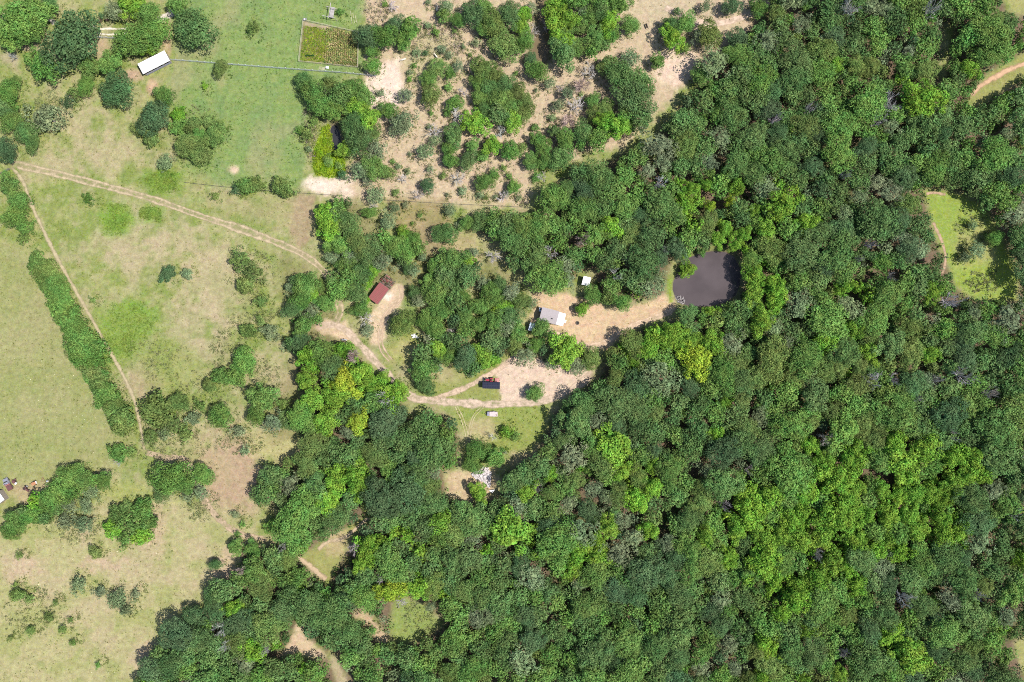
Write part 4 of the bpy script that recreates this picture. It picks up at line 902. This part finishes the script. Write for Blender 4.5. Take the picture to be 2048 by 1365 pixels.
# ---- long white-roofed stable, top left
ang = math.atan2(26.5, 52.4); g = P(307.2, 124.8, 2.7)
t = thing('stable', 'long open-fronted stable with a bright white metal roof under trees', 'stable', (g.x, g.y, 0), ang)
L, W = 9.7, 3.3
MB().box(0, W/2-.05, 1.4, L-.1, .1, 2.75).build('wall', M_WALL, t)
for s in (-1, 1): MB().box(s*(L/2-.1), .05, 1.2, .1, W-.2, 2.35).build('wall', M_WALL, t)
for i in range(5): MB().box(-L/2+.2+i*(L-.4)/4, -W/2+.15, 1.15, .14, .14, 2.3).build('post', M_WOOD, t)
for i in range(4): MB().box(-L/2+.2+(i+.5)*(L-.4)/4, -W/2+.12, .7, (L-.4)/4-.3, .06, .9).build('half_door', M_TDECK, t)
roof_sheets(t, L, W, 2.38, .4, M_WHITE, 11, two=False, over=.2)

# ---- fences
def board_fence(label, pl, hgt=1.3):
    pts = [P(a, b) for a, b in pl]
    t = thing('board_fence', label, 'fence', (0, 0, 0))
    pm = MB().box(0, 0, hgt/2, .14, .14, hgt+.1).mesh('post', M_FENCE); rm = MB().box(.5, 0, 0, 1, .04, .16).mesh('rail', M_FENCE)
    for a, b in zip(pts[:-1], pts[1:]):
        d = b-a; n = max(1, round(d.length/2.4)); an = math.atan2(d.y, d.x)
        for i in range(n):
            q = a+d*i/n; z = float(gz(q.x, q.y)); inst('post', pm, t, (q.x, q.y, z), (0, 0, an))
            for k in range(3): inst('rail', rm, t, (q.x+math.sin(an)*.1, q.y-math.cos(an)*.1, z+.35+k*.4), (0, 0, an), (d.length/n-.02, 1, 1))
    q = pts[-1]; inst('post', pm, t, (q.x, q.y, float(gz(q.x, q.y))))
board_fence('pale board fence running right from the white-roofed stable past the garden', [(341,120.5),(440,128),(560,137.5),(680,146),(752,153)])
board_fence('short pale board fence by the gravel drive at top left', [(190,75.5),(243,78.5)])
def wire_fence(name, label, pl, gap, hgt, pmat, wmat, wires=(.4,.75,1.1), pr_=.07, wr=.02):
    pts = [P(a, b) for a, b in pl]; t = thing(name, label, 'fence', (0,0,0)); pm = MB().cyl((0,0,-.1), (0,0,hgt), pr_, pr_*.85, 6).mesh('post', pmat); w = MB()
    for a, b in zip(pts[:-1], pts[1:]):
        d = b-a; n = max(1, round(d.length/gap)); prev = None
        for i in range(n+1):
            q = a+d*i/n; z = float(gz(q.x, q.y))
            if i < n or b is pts[-1]: inst('post', pm, t, (q.x, q.y, z))
            if prev:
                for k in wires: w.cyl((prev[0], prev[1], prev[2]+k), (q.x, q.y, z+k), wr, n=4, cap=False)
            prev = (q.x, q.y, z)
    w.build('wire', wmat, t)
wire_fence('wire_fence', 'dark post and wire fence along the foot of the green paddock', [(372,366),(445,374.5),(540,383),(622,388.5),(690,393)], 3.5, 1.2, M_POST, M_WIRE)
wire_fence('wire_fence', 'post and wire fence between the sandy grove and the brown grass', [(735,399),(885,408),(1062,416)], 3.5, 1.2, M_POST, M_WIRE)
M_PALEW = paint('pale_timber', (.60,.54,.42), .9, 0, .25, 5)
wire_fence('garden_fence', 'thin pale timber fence round the vegetable garden', [(607.5,42),(718,66.5),(716,136),(598.5,124),(607.5,42)], 2.4, 1.1, M_PALEW, M_PALEW, (.3, 1.05), .06, .045)

# ---- garden crops
r = np.random.RandomState(4); rows = []
for a in np.linspace(.44, .985, 17):
    for b in np.linspace(.05, .97, 34):
        x0 = 607.5+(716-607.5)*a+(598.5-607.5)*b*(1-a); y0 = 42+(24.5*a)+b*(82*(1-a)+69.5*a); rows.append((x0+r.randn()*.35, y0+r.randn()*.35))
x, y = np.array(rows).T; n = len(x); pts = np.stack([(x-1024)*S, (682.5-y)*S, np.zeros(n)+.02], 1)
cc = np.array([(.26,.30,.09),(.38,.34,.14),(.20,.26,.09),(.44,.36,.19)])[r.randint(0, 4, n)]
V, C = clumps(pts, r.uniform(.22, .42, n), r.uniform(.5, 1.1, n), 12, np.full(n, .15), cc, 41)
mass('crop_rows', V, C, GRASS_A, 'yellowing rows of tall crop in the right half of the garden', 'crops')
patch('garden_weeds', 'bright green weeds and vegetables in the left half of the garden', 'weeds', [[(610,52),(662,60),(656,126),(601,122)]], 900, (.2,.5), (.15,.5), [(.25,.36,.04),(.20,.30,.05),(.33,.40,.04)], 43, 8, .12)
t = thing('herb_row', 'short dark green row of bushy plants in the garden', 'plants', G(620, 112)); rr = random.Random(2)
for i in range(6):
    c = inst('crown', rr.choice(CR['shrub']), t, (-1.25+.5*i, rr.uniform(-.1, .1)-.02*i, .28), (0, 0, rr.uniform(0, 6)), (.36, .36, .45)); c.color = (.06,.14,.04,1)
# ---- timber frame, box and boards by the garden
t = thing('timber_frame', 'grey timber frame of crossed beams over a plank bench above the garden', 'frame', G(659, 26))
def bar(a, b, z, w, nm, z2=None):
    p, q = P(*a, z)-t.location, P(*b, z if z2 is None else z2)-t.location; d = q-p; m = MB().box(0, 0, 0, d.length, w, w)
    o = m.build(nm, M_WOOD, t); o.location = (p+q)/2; o.rotation_euler = (0, -math.asin((q.z-p.z)/d.length), math.atan2(d.y, d.x)); return o
bar((661.5,6), (657.2,36.5), 2.3, .16, 'beam'); bar((652,13), (673,18.5), 2.1, .14, 'beam'); bar((644.5,31.5), (671,36.8), 2.1, .14, 'beam')
for a in ((652.5,13.2),(672.5,18.4),(645,31.7),(670.5,36.6)):
    p = P(*a, 2.1)-t.location; MB().box(p.x, p.y, 1.03, .13, .13, 2.06).build('post', M_WOOD, t)
for i in range(5):
    bar((662.8+i*1.55, 14.5+i*.3), (659.4+i*1.55, 35.2+i*.3), 1.0, .22, 'plank')
for a in ((664,16),(668,17),(661.5,34),(666,35)):
    p = P(*a, 1)-t.location; MB().box(p.x, p.y, .44, .1, .1, .88).build('leg', M_WOOD, t)
g = G(655, 136.3); t = thing('storage_box', 'small white box on the grass below the garden', 'box', g, -.15); MB().box(0, 0, .25, .95, .75, .5).build('box_body', M_WHITE, t, .03); MB().box(0, 0, .53, 1.0, .8, .06).build('lid', M_WHITE, t, .02)
t = thing('lumber_boards', 'three thin boards lying beside the white box', 'boards', G(644, 137), -.12)
for i in range(3): MB().box(0, -.35+.35*i, .04, 2.0, .14, .06, .02*i).build('board', M_PALEW, t)
t = thing('lumber_boards', 'long thin poles lying on the grass at the upper right of the garden', 'boards', G(708, 35), -1.45)
for i in range(3): MB().box(.3*i, -.9+.75*i, .05, 4.2-.8*i, .10, .08, .05*i).build('board', M_PALEW, t)
g = G(609.5, 41); t = thing('hutch', 'small white hutch at the upper left garden corner', 'hutch', g, .2); MB().box(0, 0, .45, .5, .5, .6).build('box_body', M_WHITE, t); MB().prism([(-.35,.75),(.9,.6),(.9,.64),(-.35,.8)], -.35, .35).build('roof', M_STEEL, t)
for x in (-.2, .2):
    for y in (-.2, .2): MB().box(x, y, .08, .06, .06, .16).build('leg', M_WOOD, t)
# ---- round flower bed, gate
t = thing('flower_bed', 'kidney-shaped bed of purplish brown plants by the gravel drive', 'flower bed', G(207, 43))
for i, (dx, dy, s_) in enumerate(((-1.3,-.1,.9),(-.5,.1,.8),(.9,.2,.6),(1.5,.35,.6))):
    c = inst('crown', CR['shrub'][i % 5], t, (dx, dy, .3), (0,0,i), (s_, s_*.8, .55)); c.color = (.15,.09,.09,1) if i in (0, 3) else (.13,.11,.07,1)
p, q = P(3,346,.8), P(17,338,.8); d_ = q-p
t = thing('field_gate', 'grey metal gate at the fork of the tracks on the left edge', 'gate', (p.x, p.y, 0), math.atan2(d_.y, d_.x))
for k in range(5): MB().cyl((0,0,.25+.22*k), (d_.length,0,.25+.22*k), .03, n=6).build('bar', M_STEEL, t)
for x in (0, d_.length/2, d_.length): MB().cyl((x,0,.2), (x,0,1.2), .035, n=6).build('upright', M_STEEL, t)
for x in (-.2, d_.length+.2): MB().cyl((x,0,-.1), (x,0,1.5), .1, n=8).build('gate_post', M_POST, t)

# ---- old vehicles and machines, left edge
a0, a1 = Vector((8.5,957.7)), Vector((20.5,980.2)); dv = a0-a1; ang = math.atan2(-dv.y, dv.x)
g = P(14.5, 969.5, 1); t = thing('pickup_truck', 'old pickup with dull blue cab and rusty maroon bed on dry grass', 'truck', (g.x, g.y, 0), ang)
MB().prism([(-2.15,.45),(-2.15,1.0),(-.15,1.0),(-.15,.45)], -.85, .85).build('bed', M_MAROON, t, .05)
MB().box(-1.15, 0, 1.03, 1.7, 1.4, .06).build('bed_cover', M_MAROON, t); MB().box(-.12, 0, 1.05, .16, 1.7, .2).build('headboard', M_PINK, t)
MB().prism([(-.1,.45),(-.1,1.0),(1.0,1.02),(2.1,.92),(2.2,.5),(2.2,.42)], -.85, .85).build('cab_body', M_BLUEG, t, .06)
MB().prism([(-.02,1.0),(.08,1.55),(.75,1.57),(1.15,1.02)], -.74, .74).build('cab_roof', M_BLUEG, t, .05)
MB().add([(.80,-.66,1.555),(.80,.66,1.555),(1.19,.7,1.06),(1.19,-.7,1.06)], [(0,1,2,3)]).build('windshield', M_GLASS, t)
MB().add([(.06,-.66,1.5),(.06,.66,1.5),(-.05,.7,1.1),(-.05,-.7,1.1)], [(0,3,2,1)]).build('rear_window', M_GLASS, t)
for s in (-1, 1):
    wheel(t, 1.4, s*.80, .35, .22, M_STEEL); wheel(t, -1.35, s*.80, .35, .22, M_STEEL); MB().cyl((2.18,s*.6,.72), (2.26,s*.6,.72), .1).build('headlight', M_WHITE, t)
    dd = MB().box(.5, s*.865, .78, .95, .03, .55).build('door', M_BLUEG, t); MB().box(.2, s*.89, .9, .14, .03, .04).build('handle', M_STEEL, dd)
MB().box(2.25, 0, .5, .1, 1.6, .16).build('bumper', M_STEEL, t); MB().box(.3, .3, 1.59, .4, .3, .02).build('roof_rust', M_MAROON, t)
def old_tractor(label, px, py, ang, col, s=1.0, rimc=M_WHITE):
    g = P(px, py, .6); t = thing('old_tractor', label, 'tractor', (g.x, g.y, 0), ang)
    MB().prism([(-1.2*s,.6*s),(-1.2*s,1.1*s),(0,1.2*s),(0,.6*s)], -.26*s, .26*s).build('hood', col, t, .03); MB().box(.35*s, 0, .7*s, .8*s, .4*s, .35*s).build('chassis', col, t)
    for sd in (-1, 1): wheel(t, .5*s, sd*.62*s, .55*s, .28*s, rimc); wheel(t, -1.05*s, sd*.38*s, .3*s, .16*s, rimc); MB().box(.5*s, sd*.42*s, 1.12*s, .8*s, .25*s, .05).build('fender', col, t)
    MB().box(.62*s, 0, .98*s, .36*s, .4*s, .1).build('seat', M_DARK, t); m = MB(); m.torus((.15*s,0,1.35*s), .17*s, .02, 'z', 12, 6); m.cyl((.15*s,0,1.35*s), (0,0,1.1*s), .02); m.build('steering_wheel', M_DARK, t)
    MB().cyl((-.6*s,.12*s,1.1*s), (-.6*s,.12*s,1.6*s), .04).build('exhaust', M_RUST, t); return t
old_tractor('derelict maroon tractor with a pale rear wheel, between pickup and trees', 53, 978, math.radians(140), M_MAROON, 1.0)
t = thing('baler', 'rusty maroon machine with a white drum beside the old pickup', 'machine', P(31, 963.5), math.radians(-35))
MB().box(0, 0, .7, 1.3, .8, .6).build('frame_body', M_MAROON, t, .04); MB().box(-.2, .6, .5, .5, .9, .3).build('feeder', M_MAROON, t, .03); MB().cyl((.75,-.35,.7), (.75,.35,.7), .34, n=14).build('drum', M_WHITE, t)
for s in (-1, 1): wheel(t, -.1, s*.55, .36, .18, M_RUST)
MB().cyl((-.6,0,.5), (-1.5,.1,.4), .05).build('drawbar', M_RUST, t)
t = thing('grain_drill', 'faded orange farm machine right of the derelict tractor', 'machine', P(71, 966.5), math.radians(20))
MB().prism([(-.6,.55),(-.75,1.05),(.75,1.05),(.6,.55)], -.5, .5).build('hopper', M_ORANGE, t, .04); MB().box(.85, .1, .75, .12, 1.0, .5).build('end_plate', M_WHITE, t)
MB().cyl((-.7,.15,.5), (-1.9,.35,.4), .06).build('drawbar', M_RUST, t)
for s in (-1, 1): wheel(t, 0, s*.68, .42, .14, M_RUST)
t = thing('harrow', 'rusty triangular harrow frame at the end of the machines', 'harrow', P(86.5, 959.5), 0)
tri = [Vector((-.7,-.6,.25)), Vector((.8,-.5,.25)), Vector((-.05,.85,.25))]
for i in range(3): MB().cyl(tri[i], tri[(i+1) % 3], .06, n=6).build('frame_bar', M_RUST, t)
MB().cyl((tri[0]+tri[2])/2, (tri[1]+tri[2])/2, .05, n=6).build('frame_bar', M_RUST, t)
for i in range(3):
    for k in (.15, .5, .85):
        q = tri[i].lerp(tri[(i+1) % 3], k); MB().cyl(q, q-Vector((0,0,.24)), .02, .008, n=5).build('tine', M_RUST, t)
g = P(96, 962.5); t = thing('feed_bin', 'tiny white bin at the edge of the bushes beside the harrow', 'bin', g); MB().cyl((0,0,0), (0,0,.6), .26, .3, 12).build('bin_body', M_WHITE, t); MB().cyl((0,0,.6), (0,0,.66), .33, .2, 12).build('lid', M_WHITE, t)
g = P(0, 996, 2.3); t = thing('machine_shed', 'white-roofed shed cut off by the left edge below the pickup', 'shed', (g.x-.9, g.y, 0), math.radians(-55))
gable_walls(t, 3.6, 3.2, 2.1, .35, M_WALL, two=False); roof_sheets(t, 3.6, 3.2, 2.12, .35, M_WHITE, 5, two=False, over=.15)

# ---- rubble heap of broken concrete
def rubble(name, label, cat, poly, n, mat, hmax, smin, smax, seed):
    r = random.Random(seed); c = [sum(p[i] for p in poly)/len(poly) for i in (0, 1)]; o = G(*c); t = thing(name, label, cat, o)
    ms = []
    for k in range(7):
        b = MB().box(0, 0, 0, 1, r.uniform(.6, 1), r.uniform(.25, .6)); b.v = [tuple(q*r.uniform(.7, 1.15) for q in v) for v in b.v]; ms.append(b.mesh('slab', mat))
    a = np.array(poly); k = 0
    while k < n:
        x, y = r.uniform(a[:, 0].min(), a[:, 0].max()), r.uniform(a[:, 1].min(), a[:, 1].max())
        sd = float(poly_sd(np.array([x]), np.array([y]), poly)[0])
        if sd < 0: continue
        q = P(x, y)-P(*c); s_ = r.uniform(smin, smax)
        inst('slab', r.choice(ms), t, (q.x, q.y, min(hmax, sd*.12)*r.uniform(.2, 1)+.08), (r.uniform(-.6, .6), r.uniform(-.6, .6), r.uniform(0, 6.28)), (s_, s_, s_)); k += 1
    return t
rubble('rubble_heap', 'heap of pale broken concrete slabs in a small woodland clearing', 'rubble', [(943,948),(949,943),(959,943),(966,934),(974,936),(982,946),(981,953),(981,970),(977,977),(973,967),(956,958),(949,956)], 260, M_RUBBLE, 1.1, .3, .95, 5)
m = MB(); m.add([(-.9,.3,.5),(1.1,.5,.7),(.1,-.8,.25),(-.9,.3,.46),(1.1,.5,.66),(.1,-.8,.21)], [(0,2,1),(3,4,5),(0,1,4,3),(1,2,5,4),(2,0,3,5)])
o = m.build('metal_sheet', M_WHITE); o.location = G(983.5, 982); tag(o, 'bright white bent sheet at the lower tip of the concrete heap', 'sheet')
rubble('rock_edge', 'pale rocks and driftwood at the lower left corner of the pond', 'rocks', [(1352,590),(1362,590),(1370,597),(1372,604),(1362,612),(1352,610)], 70, M_GREYR, .5, .2, .55, 6).location.z = -.5
rubble('scrap_heap', 'small white scrap heap against the trees right of the side track', 'scrap', [(823,672),(829,669),(836,673),(837,677),(826,678)], 26, M_WHITE, .5, .2, .7, 7)
t = thing('bench', 'pale bench on the grass verge below the track junction', 'bench', G(689, 680), -.05)
MB().box(0, 0, .45, 1.7, .38, .06).build('seat', M_WHITE, t)
for x in (-.65, .65): MB().box(x, 0, .21, .08, .34, .42).build('leg', M_WOOD, t)
MB().box(0, .22, .75, 1.7, .05, .3).build('backrest', M_WHITE, t)
for x in (-.65, .65): MB().box(x, .2, .55, .06, .05, .5).build('upright', M_WOOD, t)
# ---- cattle
def cow_mesh():
    V = [(0,0,1.02,.30,.34),(.45,0,1.05,.30,.36),(-.45,0,1.04,.29,.33),(-.8,0,1.08,.20,.22),(.78,0,1.12,.22,.30),(1.08,.06,1.22,.15,.19),(1.34,.12,1.18,.125,.14),(1.62,.16,1.00,.085,.09),
      (.68,.19,.78,.10,.12),(.68,.20,.42,.06,.06),(.70,.20,.03,.06,.05),(.68,-.19,.78,.10,.12),(.64,-.20,.42,.06,.06),(.62,-.20,.03,.06,.05),
      (-.70,.18,.82,.13,.17),(-.80,.19,.45,.06,.065),(-.74,.19,.03,.06,.05),(-.70,-.18,.82,.13,.17),(-.84,-.19,.45,.06,.065),(-.80,-.19,.03,.06,.05),
      (-1.0,0,1.10,.03,.03),(-1.06,0,.55,.025,.025),(1.30,.30,1.28,.03,.05),(1.32,-.07,1.28,.03,.05)]
    E = [(0,1),(0,2),(2,3),(1,4),(4,5),(5,6),(6,7),(1,8),(8,9),(9,10),(1,11),(11,12),(12,13),(2,14),(14,15),(15,16),(2,17),(17,18),(18,19),(3,20),(20,21),(6,22),(6,23)]
    me = bpy.data.meshes.new('body'); me.from_pydata([v[:3] for v in V], E, []); o = bpy.data.objects.new('body', me)
    sk = o.modifiers.new('skin', 'SKIN'); sk.use_smooth_shade = True
    for i, v in enumerate(V): me.skin_vertices[0].data[i].radius = v[3:]; me.skin_vertices[0].data[i].use_root = i == 0
    o.modifiers.new('sub', 'SUBSURF').levels = 2; o.modifiers['sub'].render_levels = 2
    COL.objects.link(o); dg = bpy.context.evaluated_depsgraph_get(); r = bpy.data.meshes.new_from_object(o.evaluated_get(dg)); bpy.data.objects.remove(o); return r
M_COWB = paint('black_hide', (.022,.018,.016), .7, 0, .3, 4); M_COWW = paint('cream_hide', (.72,.66,.56), .8, 0, .12, 4)
cm = cow_mesh(); cw = cm.copy(); cm.materials.clear(); cm.materials.append(M_COWB); cw.materials.clear(); cw.materials.append(M_COWW)
for px, py, an, me, lab in ((1292.5,53.5,math.radians(-70),cm,'black cow standing on the bare sandy ground at the top'),(808,121,math.radians(200),cw,'cream cow standing on dry grass left of the sandy grove'),(872.5,114,math.radians(125),cw,'cream cow beside grey brush and a leafy tree edge'),(874.5,20.5,math.radians(80),cw,'cream cow half in tree shade near the top edge')):
    g = G(px, py); t = thing('cow', lab, 'cow', g, an, 'cattle in the sandy grove'); o = inst('body', me, t, scl=(.78, .78, .78))
    for sd in (-.05, .27):
        MB().cyl((1.32, sd, 1.34), (1.36, sd+(.14 if sd > 0 else -.14), 1.48), .03, .008, 5).build('horn', M_WHITE, t).scale = (.78,)*3

# ------------------------------------------------------------------ labels that single out every plant
LM = [('the pond',1415,555),('the grey-roofed cabin',1105,632),('the red-roofed barn',762,582),('the white-roofed stable',308,125),('the vegetable garden',657,90),('the black-roofed shed',982,771),
 ('the concrete heap',963,955),('the old pickup',14,970),('the dark ditch',672,280),('the field gate',10,341),('the creek',1085,70),('the right-hand clearing',1925,490),('the track at upper right',1995,155),
 ('the white tin shed',1172,562),('the small trailer',985,828),('the timber frame',660,24),('the forked glade',660,1090),('the bare glade at the bottom',630,1320),('the black cow',1292,53),('the pale bench',690,680),
 ('the track junction',660,655),('the fire ring',1155,646),('the bottom right corner',2048,1365),('the top right corner',2048,0),('the bottom left corner',0,1365),('the top left corner',0,0),
 ('the middle of the right edge',2048,682),('the middle of the bottom edge',1024,1365),('the middle of the top edge',1024,0),('the middle of the left edge',0,682),
 ('the point three quarters along the bottom edge',1536,1365),('the point three quarters along the top edge',1536,0),('the leftmost cream cow',808,121),('the long wire fence',560,384)]
ORD = ['', 'second ', 'third ', 'fourth ', 'fifth ', 'sixth ', 'seventh ', 'eighth ', 'ninth ', 'tenth ', 'eleventh ', 'twelfth ']
cls = {}
for p in PLANTS: cls.setdefault(p[4], []).append(p)
SIZE = lambda r, sh: ('big ' if r > 33 else 'small ' if r < 16 else '') if not sh else ('wide ' if r > 26 else 'small ' if r < 12 else '')
used = set()
for desc, ps in cls.items():
    X = np.array([p[1] for p in ps]); Y = np.array([p[2] for p in ps]); best = [(999, '')]*len(ps); cand = [[] for _ in ps]
    for nm, lx, ly in LM:
        dx, dy = X-lx, Y-ly; side = np.where(np.abs(dx) > np.abs(dy), np.where(dx > 0, 0, 1), np.where(dy > 0, 2, 3)); dist = np.hypot(dx, dy)
        for s_, w in enumerate(('right of', 'left of', 'below', 'above')):
            idx = np.where(side == s_)[0]; idx = idx[np.argsort(dist[idx])]
            for k, i in enumerate(idx[:60]): cand[i].append((k+dist[i]/400, k, w, nm))
    for p, c in zip(ps, cand):
        c.sort()
        for _, k, w, nm in c:
            o_ = ORD[k] if k < 12 else '%dth ' % (k+1)
            lab = '%s%s, %snearest %s %s' % (SIZE(p[3], 'shrub' in desc), desc, o_, w, nm)
            if lab not in used and len(lab.split()) <= 16: used.add(lab); p[0]['label'] = lab; break
NAMED = {(1070,787): 'lone round green tree casting a shadow on the bare turning area', (1165,617): 'small round tree alone on the bare yard right of the cabin', (262,1046): 'great round bramble mound alone in the lower left field', (1377,540): 'bright tree leaning over the left side of the pond',
 (1395,722): 'large yellow-green tree alone in the woodland below the pond', (782,1182): 'vivid yellow-green tree in the lower middle woodland', (409,172): 'tiny pale green bush alone in the paddock below the board fence', (440,136): 'small olive tree standing against the pale board fence', (855,372): 'dark round evergreen alone on sand with two bare trees below', (388,58): 'big dark round tree right of the white-roofed stable', (140,78): 'huge dark blue-green tree between the gravel drives at top left'}
for p in PLANTS:
    if (int(p[1]), int(p[2])) in NAMED: p[0]['label'] = NAMED[(int(p[1]), int(p[2]))]
